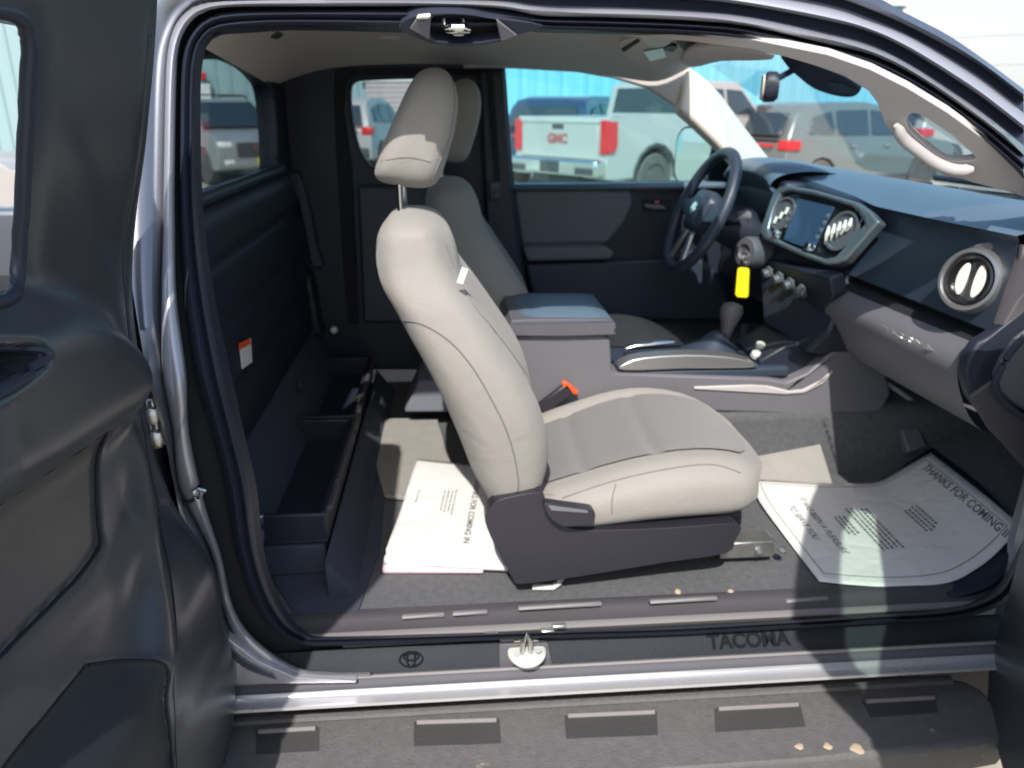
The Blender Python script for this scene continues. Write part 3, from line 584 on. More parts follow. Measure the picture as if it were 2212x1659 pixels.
# seat rails, buckle
MB().box((.32, .31, .628), (.56, .05, .02)).build('seat_rail', 'void', T, bevel=.004)
MB().box((.62, .27, .655), (.12, .05, .04)).build('rail_bracket', 'metal', T, bevel=.004)
for x in (1640, 1690): MB().lathe(WY(x, 1192-(x-1640)*.05, .24), (0, -.3, .9), [(.010, 0), (.009, .006), (0, .008)]).build('rail_bolt', 'metal', T)
MB().tube([WZ(x, y, z) for x, y, z in ((1150,1268,.622),(1195,1268,.622),(1208,1258,.628),(1212,1250,.64))], .009, 10, flat=.7).build('rail_handle', 'whiteplastic', T)
bk = WY(1200, 860, .645)
MB().box(bk, (.036, .020, .10), Matrix.Rotation(.9, 3, 'Y')).build('buckle_stalk', 'cover', T, bevel=.006)
slab('buckle_button', [(1214,826),(1222,824),(1250,846),(1246,853),(1238,852),(1216,835)], PY(.635), .015, 'orange', T, bevel=.003)

# ============ CENTRE CONSOLE
pc = PY(.665)
CN = slab('center_console', [(1110,724),(1300,722),(1318,730),(1322,800),(1330,808),(1480,812),(1660,818),(1700,826),(1745,806),(1800,758),(1850,728),(1912,800),(1925,850),(1905,888),(1872,912),(1840,906),(1640,892),(1480,888),(1120,888)], pc, .25, 'console', T, bevel=.010, seg=4)
slab('console_ridge', [(1620,832),(1660,834),(1705,845),(1735,842),(1775,822),(1800,800),(1800,806),(1778,830),(1738,850),(1700,853),(1500,842),(1500,836)], PY(.66), .01, 'trimlight', CN, bevel=.003)
AR = slab('armrest_lid', [(1104,698),(1112,692),(1180,690),(1270,690),(1310,691),(1326,696),(1331,704),(1326,718),(1316,724),(1108,726)], PY(.65), .28, 'dashgrey', T, smooth=2, bevel=.012, seg=5)
a0 = WY(1112, 693, .65); b0_ = WY(1324, 695, .65)
rows = [[Vector((a0.x+(b0_.x-a0.x)*t, .648+.284*u, a0.z-.006+.016*(1-(2*t-1)**4)*(1-(2*u-1)**4))) for u in np.linspace(0, 1, 12)] for t in np.linspace(0, 1, 14)]
MB().grid(rows).build('armrest_pad', 'dash_skysheen', AR)
# shifter deck and cup holders
zd = WY(1500, 800, .68).z
MB().box((.64, .79, zd-.012), (.46, .22, .03)).build('shifter_deck', 'dash', CN, bevel=.01, seg=3)
slab('silver_side_rail', [(1336,798),(1352,784),(1390,773),(1480,767),(1560,770),(1612,778),(1636,790),(1620,795),(1480,797),(1380,801)], PY(.672), .05, 'silver', CN, smooth=2, bevel=.012, seg=4)
MB().tube([WY(x, y, .86) for x, y in ((1350,752),(1372,745),(1420,741),(1455,738))], [.008, .012, .012, .008], 10, flat=.6).build('cup_holder_trim', 'chrome', CN)
MB().prism([[WY(1345,760,.80), WY(1480,757,.80), WY(1480,764,.74), WY(1350,768,.74)]], (0, 0, -.002)).build('cup_holder', 'void', CN, bevel=0)
MB().loft([[Vector((.70+dx+r*math.cos(a)*1.2, .82+r*math.sin(a), zd+h_)) for a in np.linspace(0, 2*math.pi, 20)[:-1]] for r, h_, dx in ((.075, .0, -.01), (.06, .016, 0), (.035, .035, .01), (.018, .06, .02))]).build('shift_boot', 'dash', CN)
sb = WY(1555, 745, .82); st = WY(1570, 712, .82)
MB().tube([sb, sb.lerp(st, .5), st], [.010, .010, .012], 12).build('shift_stem', 'silver', CN)
MB().lathe(WY(1568, 722, .82), (WY(1586,650,.82)-WY(1568,722,.82)), [(.012, -.01), (.014, .0), (.019, .025), (.028, .052), (.031, .068), (.025, .083), (0, .090)]).build('shift_knob', 'dashgrey', CN)
slab('console_nose_tray', [(1640,780),(1700,745),(1760,735),(1850,735),(1800,760),(1745,806),(1700,822),(1650,815)], PY(.70), .18, 'black', CN, bevel=.006)
slab('stack_side_panel', [(1640,742),(1700,712),(1715,706),(1690,735),(1655,765)], PY(.95), .01, 'console', CN, bevel=.004)
MB().lathe(WY(1641, 749, .76), (0, -.5, .8), [(.012, 0), (.012, .01), (0, .014)]).build('power_socket', 'whiteplastic', CN)
MB().lathe(WY(1632, 768, .74), (0, -.5, .8), [(.014, 0), (.012, .01), (0, .014)]).build('console_button', 'whiteplastic', CN)

# ============ DASHBOARD
st_ = [ # Y, profile (X,Z): windshield foot, crest, pad edge, pad underside, face bottom, gap, ledge, glovebox front, lip, underside
 (.15, [(1.40,1.32),(1.15,1.372),(1.000,1.340),(1.008,1.312),(.990,1.165),(1.015,1.150),(.985,1.135),(.960,1.07),(1.035,.955),(1.20,.94)]),
 (.40, [(1.46,1.32),(1.16,1.372),(1.002,1.335),(1.015,1.305),(.985,1.165),(1.010,1.150),(.965,1.135),(.940,1.075),(1.040,.945),(1.20,.93)]),
 (.66, [(1.48,1.32),(1.16,1.372),(1.015,1.330),(1.030,1.300),(.975,1.165),(1.000,1.150),(.950,1.135),(.930,1.075),(1.045,.935),(1.20,.93)]),
 (.74, [(1.48,1.32),(1.16,1.375),(1.005,1.345),(.990,1.320),(.965,1.165),(.965,1.150),(.95,1.12),(.95,1.05),(.98,.98),(1.20,.95)]),
 (1.05, [(1.44,1.33),(1.14,1.38),(.98,1.37),(.96,1.34),(.955,1.17),(.955,1.15),(.95,1.12),(.93,1.05),(.96,.98),(1.20,.95)]),
 (1.42, [(1.34,1.35),(1.10,1.39),(.98,1.38),(.95,1.35),(.94,1.17),(.94,1.15),(.93,1.12),(.92,1.05),(.95,.98),(1.20,.95)])]
def dprof(i0, i1, Ys, nseg=6):
    ys = [s[0] for s in st_]; rows = []
    for Y in Ys:
        pr = [(np.interp(Y, ys, [s[1][k][0] for s in st_]), np.interp(Y, ys, [s[1][k][1] for s in st_])) for k in range(i0, i1+1)]
        rows.append([Vector((x, Y, z)) for x, z in (sm(pr, nseg) if nseg else pr)])
    return rows
YY = np.linspace(.15, 1.42, 50)
MB().grid(dprof(0, 2, YY)).build('dashboard_pad', 'dash_skysheen', T, ang=60)
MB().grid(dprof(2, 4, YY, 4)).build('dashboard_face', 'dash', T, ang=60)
MB().grid(dprof(4, 6, YY, 0)).build('dashboard_gap', 'void', T, ang=30)
Yg = np.linspace(.17, .70, 24)
GB = MB().grid(dprof(6, 9, Yg, 6)).build('glovebox', 'console', T, ang=80)
MB().grid(dprof(6, 9, np.linspace(.72, 1.42, 10), 2)).build('lower_dashboard', 'black', T, ang=60)
rr = dprof(6, 9, Yg, 6)
# curved left rim of the glovebox
MB().tube([WY(x, y, .70) for x, y in sm([(1790,628),(1776,655),(1780,690),(1805,735),(1858,784),(1920,830),(1998,885)], 4)], .006, 8).build('glovebox_rim', 'trimlight', GB)
slab('glovebox_handle', [(1832,668),(1852,664),(1880,676),(1862,700),(1842,706),(1828,690)], Pl((1832,668,.60),(1880,676,.55),(1842,706,.60)), .02, 'black', GB, bevel=.004)
slab('glovebox_lock', [(1840,676),(1850,674),(1852,684),(1842,686)], Pl((1832,668,.59),(1880,676,.54),(1842,706,.59)), .01, 'silver', GB, bevel=.002, off=-.01)
pg = Pl((1870,690,.52),(2060,760,.28),(1930,735,.47))
lx = (pg.at(2010,752)-pg.at(1915,712)).normalized(); ly = pg.at(1915,700)-pg.at(1915,712)
text_mb('TACOMA', .030, pg.at(1912,716,-.045), lx, ly, .0008).build('glovebox_lettering', 'silver', GB, smooth=False)
# round side vent in its silver housing
vn = Vector((-.90, -.36, .22)).normalized(); vc = WY(2104, 607, .225)+vn*.012
VT = MB().lathe(vc, vn, [(.062, -.05), (.062, .0), (.058, .010), (.052, .011), (.048, .005), (.046, -.02)], 40).build('side_vent', 'silver', T)
MB().lathe(vc, vn, [(.048, -.03), (.047, .008), (.043, .010), (.039, .003), (.038, -.03), (.0, -.03)], 40).build('vent_ring', 'blackgloss', VT)
vx = vn.orthogonal().normalized(); vy = vn.cross(Vector((0, 0, 1))).normalized(); vz = vy.cross(vn)
for s_ in (-1, 1):
    lo = [vc+vn*(.004)+vy*(s_*.014-.002)+vy*(.011*math.cos(a)*(1+.3*s_*math.cos(a)))+vz*(.031*math.sin(a)) for a in np.linspace(0, 2*math.pi, 22)[:-1]]
    MB().prism([lo], -vn*.006+vy*.002).build('vent_blade', 'vent', VT, bevel=.002)
# dash end cap and silver vertical trim at the door end
slab('vent_surround', [(2052,640),(2058,570),(2088,536),(2135,522),(2190,530),(2240,540),(2240,600),(2200,650),(2162,712),(2140,716),(2095,690)], Pl((2058,600,.29),(2200,560,.16),(2140,700,.17)), .03, 'ventpanel', T, smooth=3, off=-.004, bevel=.010, seg=4)
MB().tube([WY(x, y, .155) for x, y in sm([(2212,530),(2200,600),(2180,660),(2150,715)], 4)], .007, 8).build('dash_trim_strip', 'silver', T)
slab('dash_end_cap', [(2147,722),(2250,640),(2260,1060),(2212,1004),(2150,930),(2098,860),(2085,815),(2092,775),(2115,740)], PY(.135), .03, 'black', T, bevel=.008, smooth=0, seg=3)
slab('dash_end_light_panel', [(2150,815),(2165,780),(2200,730),(2240,700),(2240,900),(2200,880),(2160,850)], PY(.12), .015, 'dashgrey', T, bevel=.006)
MB().tube([WY(x, y, .118) for x, y in sm([(2215,725),(2180,765),(2155,810),(2150,835),(2170,870),(2215,905)], 4)], .006, 8).build('end_panel_seal', 'rubber', T)
slab('sensor_plate', [(2095,858),(2150,820),(2212,905),(2240,960),(2240,1040),(2212,1000),(2140,930)], PY(.128), .012, 'sillinner', T, bevel=.004)
# cowl and bonnet seen through the windshield
MB().prism([[Vector((1.42, .1, 1.30)), Vector((1.50, .85, 1.29)), Vector((1.40, 1.6, 1.30)), Vector((1.62, 1.62, 1.30)), Vector((1.74, .85, 1.31)), Vector((1.66, .08, 1.30))]], (0, 0, -.03)).build('cowl', 'rubber', T, bevel=.005)
for i in range(9): MB().box((1.56, .3+i*.14, 1.308), (.12, .05, .008)).build('cowl_slot', 'void', T)
rows = [[Vector((x, .02+1.7*t, 1.30-.10*(x-1.66)**1.5*.6+.05*math.sin(math.pi*t)-.03)) for t in np.linspace(0, 1, 14)] for x in np.linspace(1.66, 2.9, 12)]
MB().grid(rows).build('bonnet', 'paint', T)
MB().tube([Vector((1.52, .35, 1.33)), Vector((1.55, .75, 1.345)), Vector((1.50, 1.2, 1.345))], .008, 8).build('wiper', 'black', T)
MB().box((2.05, .10, .95), (1.9, .1, .55)).build('fender', 'paint', T, bevel=.05, seg=4)
MB().box((2.05, 1.68, .95), (1.9, .1, .55)).build('far_fender', 'paint', T, bevel=.05, seg=4)
MB().prism([[Vector((1.10, .02, .46)), Vector((1.10, .02, 1.30)), Vector((1.16, .02, 1.36)), Vector((1.62, .02, 1.24)), Vector((1.62, .02, .46))]], (0, .09, 0)).build('cowl_side', 'paint', T, bevel=.01)
MB().prism([[Vector((1.03, .10, 1.30)), Vector((1.00, .13, 1.46)), Vector((1.10, .12, 1.45)), Vector((1.50, .09, 1.27)), Vector((1.45, .09, 1.2)), Vector((1.1, .10, 1.2))]], (0, .04, 0)).build('pillar_foot', 'paint', T, bevel=.01)
# ---- instrument hood
rows = []
for Y in np.linspace(.98, 1.36, 16):
    t = (Y-1.17)/.19; k = math.sqrt(max(0, 1-abs(t)**2.6))
    rows.append([Vector((x, Y, z)) for x, z in sm([(1.10, 1.375), (1.0, 1.385+.02*k), (.915, 1.375+.028*k), (.885, 1.35+.03*k), (.895, 1.33+.03*k), (.97, 1.30)], 3)])
MB().grid(rows).build('instrument_hood', 'dash_skysheen', T, ang=60)
MB().box((.985, 1.17, 1.25), (.03, .36, .20)).build('instrument_cluster', 'void', T)
MB().box((.955, .985, 1.25), (.08, .05, .22)).build('hood_side', 'black', T, bevel=.015)
for y_ in (1.09, 1.25): MB().lathe(Vector((.968, y_, 1.27)), (-1, 0, .2), [(.055, 0), (.055, .012), (.050, .012), (.048, .002), (0, .001)]).build('gauge', 'blackgloss', T)
# ---- centre stack: bezel, screen, vents, knobs
pk = Pl((1880,470,.62),(1690,402,.98),(1640,505,.98))
BZ = slab('stack_bezel', [(1672,410),(1684,402),(1704,400),(1760,410),(1850,436),(1876,454),(1898,478),(1878,500),(1852,530),(1826,560),(1808,570),(1784,572),(1740,556),(1680,530),(1648,514),(1640,502),(1646,480),(1662,436)], pk, .03, 'bezel', T, holes=[[(1684,416),(1706,411),(1760,421),(1838,445),(1862,468),(1850,490),(1826,530),(1804,554),(1782,558),(1740,544),(1690,522),(1662,507),(1658,494),(1668,452)]], smooth=0, bevel=.006, seg=4, off=-.012)
slab('stack_panel', [(1676,410),(1760,414),(1850,440),(1870,468),(1810,562),(1780,566),(1652,512)], pk, .04, 'blackgloss', BZ, off=.004, bevel=0)
slab('stack_body', [(1668,405),(1880,460),(1880,500),(1830,600),(1790,720),(1740,760),(1650,700),(1640,520)], pk, .12, 'black', T, off=.05, bevel=.01)
slab('touch_screen', [(1722,428),(1802,447),(1756,540),(1692,518)], pk, .004, 'screen', BZ, off=-.002, bevel=.001)
for x, y in ((1717,446),(1710,460),(1703,474),(1697,488),(1789,466),(1781,481),(1774,497),(1766,512)): MB().lathe(pk.at(x, y, -.001), -pk.n, [(.006, 0), (.005, .003), (0, .0035)], 12).build('screen_button', 'silver', BZ)
for x, y in ((1684,507),(1753,535)): MB().lathe(pk.at(x, y, -.002), -pk.n, [(.012, 0), (.0115, .014), (.009, .018), (0, .018)], 16).build('volume_knob', 'chrome', BZ)
pn = -pk.n; pux = (pk.at(1850,440)-pk.at(1700,400)).normalized(); puy = pn.cross(pux)
for cx_, cy_, R_, nb in ((1820,500,.050,5), (1692,462,.046,4)):
    c = pk.at(cx_, cy_, 0)
    V_ = MB().lathe(c, pn, [(R_, -.002), (R_, .006), (R_-.005, .006), (R_-.008, -.001)], 32).build('center_vent', 'dashgrey', BZ)
for i, x in enumerate((1786,1798,1810,1822,1834)): MB().tube([pk.at(x+5, 488-i*4, -.004), pk.at(x+1, 508-i*5, -.008), pk.at(x-6, 528-i*7, -.004)], [.003, .006, .003], 8).build('vent_slat', 'vent', BZ)
for i, x in enumerate((1674,1686,1698)): MB().tube([pk.at(x+5, 468-i*10, -.004), pk.at(x-2, 482-i*10, -.004)], [.005, .004], 8).build('vent_slat', 'vent', BZ)
pq = Pl((1650,590,.98),(1770,640,.66),(1660,640,.98))
slab('climate_panel', [(1645,560),(1790,600),(1800,640),(1770,680),(1650,620)], pq, .04, 'black', T, off=.005, bevel=.006, seg=3)
for x, y in ((1664,588),(1687,600),(1710,613),(1735,628)):
    k_ = MB().lathe(pq.at(x, y, -.0), -pq.n, [(.019, 0), (.019, .006), (.014, .008), (.013, .022), (0, .023)], 20).build('climate_knob', 'dashgrey', T)
    MB().box(pq.at(x+1, y, -.025), (.004, .004, .022), Matrix.Rotation(.3, 3, 'Y')).build('knob_mark', 'silver', k_)
slab('lower_switch_panel', [(1655,650),(1760,700),(1775,740),(1700,740),(1660,690)], pq, .03, 'black', T, off=.03, bevel=.005)
for x, y in ((1680,655),(1700,668),(1722,684),(1745,700)): slab('switch', [(x-6,y-12),(x+4,y-9),(x+6,y+12),(x-3,y+9)], pq, .008, 'dashgrey', T, off=.022, bevel=.002)
MB().tube([WY(1777,600,.70), WY(1777,622,.70)], .007, 10).build('hazard_switch', 'trimlight', T)
# ---- steering wheel and column
wc = Vector((.738, 1.12, 1.262)); wn = Vector((-.92, 0, .40)).normalized(); wu = Vector((.40, 0, .92)).normalized(); wy = Vector((0, 1, 0))
def wp(r, a, h=0): return wc+wy*(r*math.sin(a))+wu*(r*math.cos(a))+wn*h
SW = MB().tube([wp(.180, a) for a in np.linspace(0, 2*math.pi, 49)[:-1]], .0165, 14, True, up=wn).build('steering_wheel', 'dash', T)
MB().loft([[wc+wn*h+wy*(x*s)+wu*(y*s) for x, y in rr_(.15, .13, .045)] for h, s in ((-.035, .9), (-.01, 1.), (.012, .95), (.022, .6))]).build('wheel_hub', 'dash', SW, ang=60)
MB().lathe(wc+wn*.021, wn, [(.021, 0), (.019, .004), (.0, .004)]).build('wheel_emblem', 'chrome', SW)
for a in (math.pi/2, -math.pi/2): MB().loft([[wp(r, a, h)+wu*(dz) for h, dz in ((-.008, -wz), (-.008, wz), (.008, wz), (.008, -wz))] for r, wz in ((.06, .034), (.12, .024), (.172, .018))]).build('wheel_spoke', 'dash', SW, bevel=.006, seg=3)
for a in (math.pi-.35, math.pi+.35): MB().loft([[wp(r, a, h)+wy*dz for h, dz in ((-.006, -.012), (-.006, .012), (.006, .012), (.006, -.012))] for r in (.05, .12, .172)]).build('wheel_spoke', 'silver', SW, bevel=.004, seg=3)
MB().tube([wc-wn*.03, wc-wn*.25], [.055, .075], 16).build('steering_column', 'black', T)
MB().tube([wc-wn*.07+wy*-.06, wc-wn*.055+wy*-.20+wu*.02], [.008, .010], 10).build('wiper_stalk', 'black', T)
ig = WY(1614, 545, .985)
MB().lathe(ig, (-.9, -.35, .1), [(.045, -.10), (.045, .0), (.040, .010), (.024, .012), (.020, .004), (0, .004)]).build('ignition_housing', 'dashgrey', T)
MB().lathe(WY(1598, 466, .97), (-.9, -.35, .1), [(.014, -.03), (.014, 0), (0, .002)]).build('dimmer_knob', 'console', T)
# ---- front door, swung wide open beside the viewer (its window throws the greenish light on the floor)
hx, hy = 1.10, -.03; A_ = math.radians(64)
fd = Vector((-math.cos(A_), -math.sin(A_), 0)); fnrm = Vector((-fd.y, fd.x, 0))
def D(u, z, o=0.): return Vector((hx, hy, 0))+fd*u+Vector((0, 0, z))+fnrm*(o-.4*max(0, z-1.15))
outl = [(0, .52), (.05, .46), (.90, .46), (.94, .60), (.945, .9), (.945, 1.15), (.95, 1.29), (.97, 1.50), (1.0, 1.585), (.95, 1.61), (.68, 1.60), (.45, 1.58), (.30, 1.55), (.10, 1.36), (.0, 1.28), (0, 1.15)]
win = [(.24, 1.32), (.50, 1.31), (.87, 1.30), (.92, 1.46), (.91, 1.505), (.86, 1.53), (.72, 1.54), (.53, 1.53), (.34, 1.48)]
def dpl(loops, o0, o1):                              # a door layer that follows the body's lean above the belt
    mb = MB(); allp = []
    tri = tessellate_polygon([[Vector((u, z, 0)) for u, z in l] for l in loops]); fl_ = [p for l in loops for p in l]; n = len(fl_)
    mb.v = [D(u, z, o0) for u, z in fl_]+[D(u, z, o1) for u, z in fl_]; mb.f = [tuple(t) for t in tri]+[tuple(n+i for i in reversed(t)) for t in tri]; o = 0
    for l in loops:
        m_ = len(l)
        for i in range(m_): j = (i+1) % m_; mb.f.append((o+i, o+j, n+o+j, n+o+i))
        o += m_
    return mb
FD = dpl([[p for p in outl if p[1] <= 1.16]], 0, -.08).build('front_door', 'doortrim', T, bevel=.01)
dpl([[(0, 1.151), (0, 1.28), (.24, 1.319), (.50, 1.309), (.87, 1.299), (.95, 1.289), (.945, 1.151)]], 0, -.06).build('door_belt', 'doortrim', FD)
fr_ = [(.95, 1.289), (.97, 1.50), (1.0, 1.585), (.95, 1.61), (.68, 1.60), (.45, 1.58), (.30, 1.55), (.10, 1.36), (.0, 1.28), (.24, 1.3195), (.34, 1.48), (.53, 1.53), (.72, 1.54), (.86, 1.53), (.91, 1.505), (.92, 1.46), (.87, 1.2995)]
dpl([fr_], 0, -.045).build('door_window_frame', 'doortrim', FD)
dpl([win], -.02, -.024).build('front_door_window', 'glass_door', FD, smooth=False)
dpl([[(u, z) for u, z in outl if z <= 1.16]], .002, .02).build('front_door_skin', 'paint', FD)
# ---- running board
def stp(px, py, z=.49): return WZ(px, py, z)
zs_ = .49; x0, x1 = -.62, stp(2188, 1560).x
ol = [Vector((x0, .03, zs_)), Vector((x1-.10, .03, zs_)), Vector((x1-.02, .01, zs_)), Vector((x1, -.02, zs_)), stp(2190,1568), stp(2168,1592), stp(2060,1612), stp(1948,1624), Vector((x0, stp(1948,1624).y-.006, zs_))]
SB = MB().prism([ol], (0, 0, -.07)).build('running_board', 'stepbar', T, bevel=.010, seg=3)
MB().tube([Vector((x, .006, zs_+.004)) for x in np.linspace(x0, x1-.05, 30)], .012, 8, flat=.6).build('step_rib', 'stepbar', SB)
for q in ([(553,1580),(690,1572),(690,1622),(553,1630)], [(894,1560),(1079,1554),(1083,1606),(894,1612)], [(1219,1546),(1419,1537),(1421,1588),(1223,1596)], [(1543,1531),(1728,1521),(1740,1570),(1545,1582)], [(1861,1515),(2020,1506),(2026,1540),(1880,1550)]):
    a = [stp(x, y) for x, y in q]; sl = MB().prism([[p+Vector((0, 0, .0006)) for p in a]], (0, 0, -.002)).build('step_slot', 'stepslot', SB, smooth=False)
    MB().tube([a[0]+Vector((.006, -.004, .003)), a[1]+Vector((-.006, -.004, .003))], .0045, 8).build('slot_lip', 'silledge', SB)
for x, y, r in ((1852,1618,.012),(1788,1612,.008),(1727,1613,.008)):
    c = stp(x, y); MB().loft([[c+Vector((r*q*(1+.25*math.sin(3*a+x))*math.cos(a), r*q*.9*(1+.2*math.cos(2*a+y))*math.sin(a), hh)) for a in np.linspace(0, 2*math.pi, 14)[:-1]] for q, hh in ((1, .0005), (.8, .0016), (.3, .002))]).build('mud_spot', 'debris', SB)
MB().box((.3, .1, .36), (1.5, .05, .05)).build('frame_rail', 'void', T)
for x_ in (-.2, .9): MB().box((x_, -.02, .40), (.06, .22, .04)).build('step_bracket', 'void', T)
for x, y in ((1698,1279),(1584,1279)): MB().lathe(WZ(x-120, y, .617), (0, 0, 1), [(.007, 0), (.005, .004), (0, .005)], 10).build('carpet_crumb', 'debris', T)
# ---- wheels of the truck
for x_ in (-1.95, 1.92):
    for y_ in (.12, 1.62):
        Wh = MB().lathe((x_, y_-.12, .38), (0, 1, 0), [(.20, 0), (.33, 0), (.38, .03), (.38, .20), (.33, .24), (.2, .24)], 36).build('wheel', 'tyre', T)
        MB().lathe((x_, y_-.10, .38), (0, -1, 0), [(.21, -.1), (.21, .01), (.06, -.02), (.0, -.02)], 30).build('rim', 'alloy', Wh)
MB().box((-1.5, .9, .95), (1.7, 1.55, .10)).build('bed_floor', 'void', T)
MB().box((-1.5, 1.68, .95), (1.75, .10, .55)).build('far_bed_side', 'paint', T, bevel=.02)
# far lower body
MB().box((.3, 1.70, .85), (2.0, .10, .75)).build('far_body_side', 'paint', T, bevel=.02)

# ============ REAR DOOR (rear hinged, open toward the viewer): sculpted inner trim
edge = [(356,-60),(352,0),(350,40),(345,120),(336,220),(325,330),(308,450),(298,560),(297,650),(306,740),(324,857),(345,975),(368,1045),(392,1100),(441,1172),(469,1218),(485,1288),(492,1340),(504,1386),(516,1463),(512,1540),(500,1600),(482,1659),(455,1740),(440,1800)]
E3 = [WY(x, y, -.03) for x, y in sm(edge, 5)]
zE = np.array([p.z for p in E3]); xE = np.array([p.x for p in E3]); od = np.argsort(zE); zE, xE = zE[od], xE[od]
def xe(z): return float(np.interp(z, zE, xE))
XN = -.535
def nom(l):                                          # sight line -> (Y,Z) on the trim's mean plane
    out = []
    for x, y in l:
        p = WX(x, y, XN)
        for k in range(6): p = WX(x, y, xe(p.z)+.0)
        out.append((p.y, p.z))
    return np.array(out)
def sd(P_, Y, Z):                                    # signed distance to polygon, >0 inside
    d = np.full(Y.shape, 1e9); ins = np.zeros(Y.shape, bool); n = len(P_)
    for i in range(n):
        ax, ay = P_[i]; bx, by = P_[(i+1) % n]; ex, ey = bx-ax, by-ay
        t = np.clip(((Y-ax)*ex+(Z-ay)*ey)/(ex*ex+ey*ey+1e-12), 0, 1)
        d = np.minimum(d, np.hypot(Y-ax-t*ex, Z-ay-t*ey))
        c = ((ay > Z) != (by > Z)) & (Y < (bx-ax)*(Z-ay)/(by-ay+1e-12)+ax); ins ^= c
    return np.where(ins, d, -d)
def sstep(a, b, x): t = np.clip((x-a)/(b-a), 0, 1); return t*t*(3-2*t)
ys_ = np.concatenate([np.linspace(-.03, -.50, 150), np.linspace(-.505, -.66, 14)]); z_ = np.linspace(zE[0]+.01, min(zE[-1], 1.75), 300)
Yg_, Zg_ = np.meshgrid(ys_, z_)
Xg = np.vectorize(xe)(Zg_)
rel = np.zeros_like(Xg)
def blur(A, s_):
    k = np.exp(-.5*(np.arange(-3*s_, 3*s_+1)/s_)**2); k /= k.sum()
    A = np.apply_along_axis(lambda v: np.convolve(np.pad(v, len(k)//2, 'edge'), k, 'valid'), 0, A)
    return np.apply_along_axis(lambda v: np.convolve(np.pad(v, len(k)//2, 'edge'), k, 'valid'), 1, A)
# rounded front edge, then the seam to the pressed flange
dist = -.03-Yg_
rel -= .010*(1-sstep(0, .012, dist))
seam_l = nom([(330,0),(318,200),(295,400),(273,540),(272,640),(283,760),(300,870),(322,1000),(340,1090),(352,1200),(358,1300),(368,1440),(378,1580),(381,1640),(375,1700)])
ySe = np.interp(Zg_, seam_l[::-1, 1] if seam_l[0, 1] > seam_l[-1, 1] else seam_l[:, 1], seam_l[::-1, 0] if seam_l[0, 1] > seam_l[-1, 1] else seam_l[:, 0])
dS = ySe-Yg_                                          # >0 on the trim side of the seam
hard = -.004*np.exp(-(dS/.0022)**2)
rel += .006*sstep(.0, .02, dS)
arm = nom([(-300,715),(-60,690),(20,672),(80,668),(130,676),(175,700),(222,735),(248,790),(258,840),(250,872),(215,905),(120,960),(0,1030),(-120,1100),(-300,1200)])
def pd(P_):                                          # distance to an open line
    d = np.full(Yg_.shape, 1e9)
    for i in range(len(P_)-1):
        ax, ay = P_[i]; ex, ey = P_[i+1][0]-ax, P_[i+1][1]-ay
        t = np.clip(((Yg_-ax)*ex+(Zg_-ay)*ey)/(ex*ex+ey*ey+1e-12), 0, 1); d = np.minimum(d, np.hypot(Yg_-ax-t*ex, Zg_-ay-t*ey))
    return d
da = np.clip((sd(arm, Yg_, Zg_)+.010)/.050, 0, 1); rel += .060*np.sqrt(np.clip(1-(1-da)**2, 0, 1))*sstep(0, .2, da)
low = nom([(-300,940),(-60,985),(60,950),(190,905),(232,890),(250,905),(248,1000),(240,1150),(190,1260),(60,1400),(-60,1540),(-300,1700)])
rel += .008*sstep(-.006, .010, sd(low, Yg_, Zg_))
pocket = nom([(-300,1170),(-60,1090),(0,1052),(150,948),(178,928),(187,938),(188,1040),(193,1150),(200,1165),(198,1180),(150,1245),(0,1390),(-60,1450),(-300,1700)])
dp = sd(pocket, Yg_, Zg_); hard -= .006*sstep(-.001, .003, dp); hard -= .005*np.exp(-((dp-.001)/.0022)**2)
rel += .026*np.exp(-(pd(nom([(262,950),(285,1080),(300,1200),(305,1330),(312,1420)]))/.030)**2)
rel += .016*np.exp(-(pd(nom([(262,1150),(225,1260),(120,1370),(0,1490),(-100,1590)]))/.014)**2)
rel += .012*np.exp(-(pd(nom([(262,1165),(248,1240),(238,1340),(150,1430),(20,1560)]))/.010)**2)
cup = nom([(-300,752),(-100,752),(-52,755),(-36,762),(-42,777),(-90,812),(-180,862),(-300,900)])
hard -= .040*sstep(-.003, .007, sd(cup, Yg_, Zg_))
spk = nom([(168,1438),(240,1428),(300,1430),(330,1445),(345,1500),(368,1640),(372,1720),(100,1800),(-100,1800),(0,1650)])
hard -= .006*sstep(-.003, .004, sd(spk, Yg_, Zg_)); rel += .012*sstep(.02, .08, sd(spk, Yg_, Zg_))
upr = nom([(110,150),(170,330),(215,480),(262,640),(290,560),(318,300),(335,20),(120,20)])
rel -= .005*sstep(-.01, .012, sd(upr, Yg_, Zg_))
wpoly = nom(sm([(-300,22),(-70,22),(12,24),(48,38),(64,66),(70,105),(68,190),(62,330),(53,480),(45,560),(28,612),(-4,640),(-60,655),(-300,668)], 4, False))
dw = sd(wpoly, Yg_, Zg_); rel -= .010*sstep(-.014, .0, dw)
XX = Xg+blur(rel, 4)+blur(hard, 1)
mb = MB(); mbs = [MB(), MB(), MB()]; nr_, nc_ = XX.shape; dcup = sd(cup, Yg_, Zg_); dspk = sd(spk, Yg_, Zg_)
mb.v = [Vector((XX[i, j], Yg_[i, j], Zg_[i, j])) for i in range(nr_) for j in range(nc_)]
hole = dw > .003
for i in range(nr_-1):
    for j in range(nc_-1):
        if hole[i, j] and hole[i+1, j] and hole[i, j+1] and hole[i+1, j+1]: continue
        q = (i*nc_+j, i*nc_+j+1, (i+1)*nc_+j+1, (i+1)*nc_+j)
        (mbs[0] if dp[i, j] > 0 else mbs[1] if dcup[i, j] > 0 else mbs[2] if dspk[i, j] > 0 else mb).f.append(q)
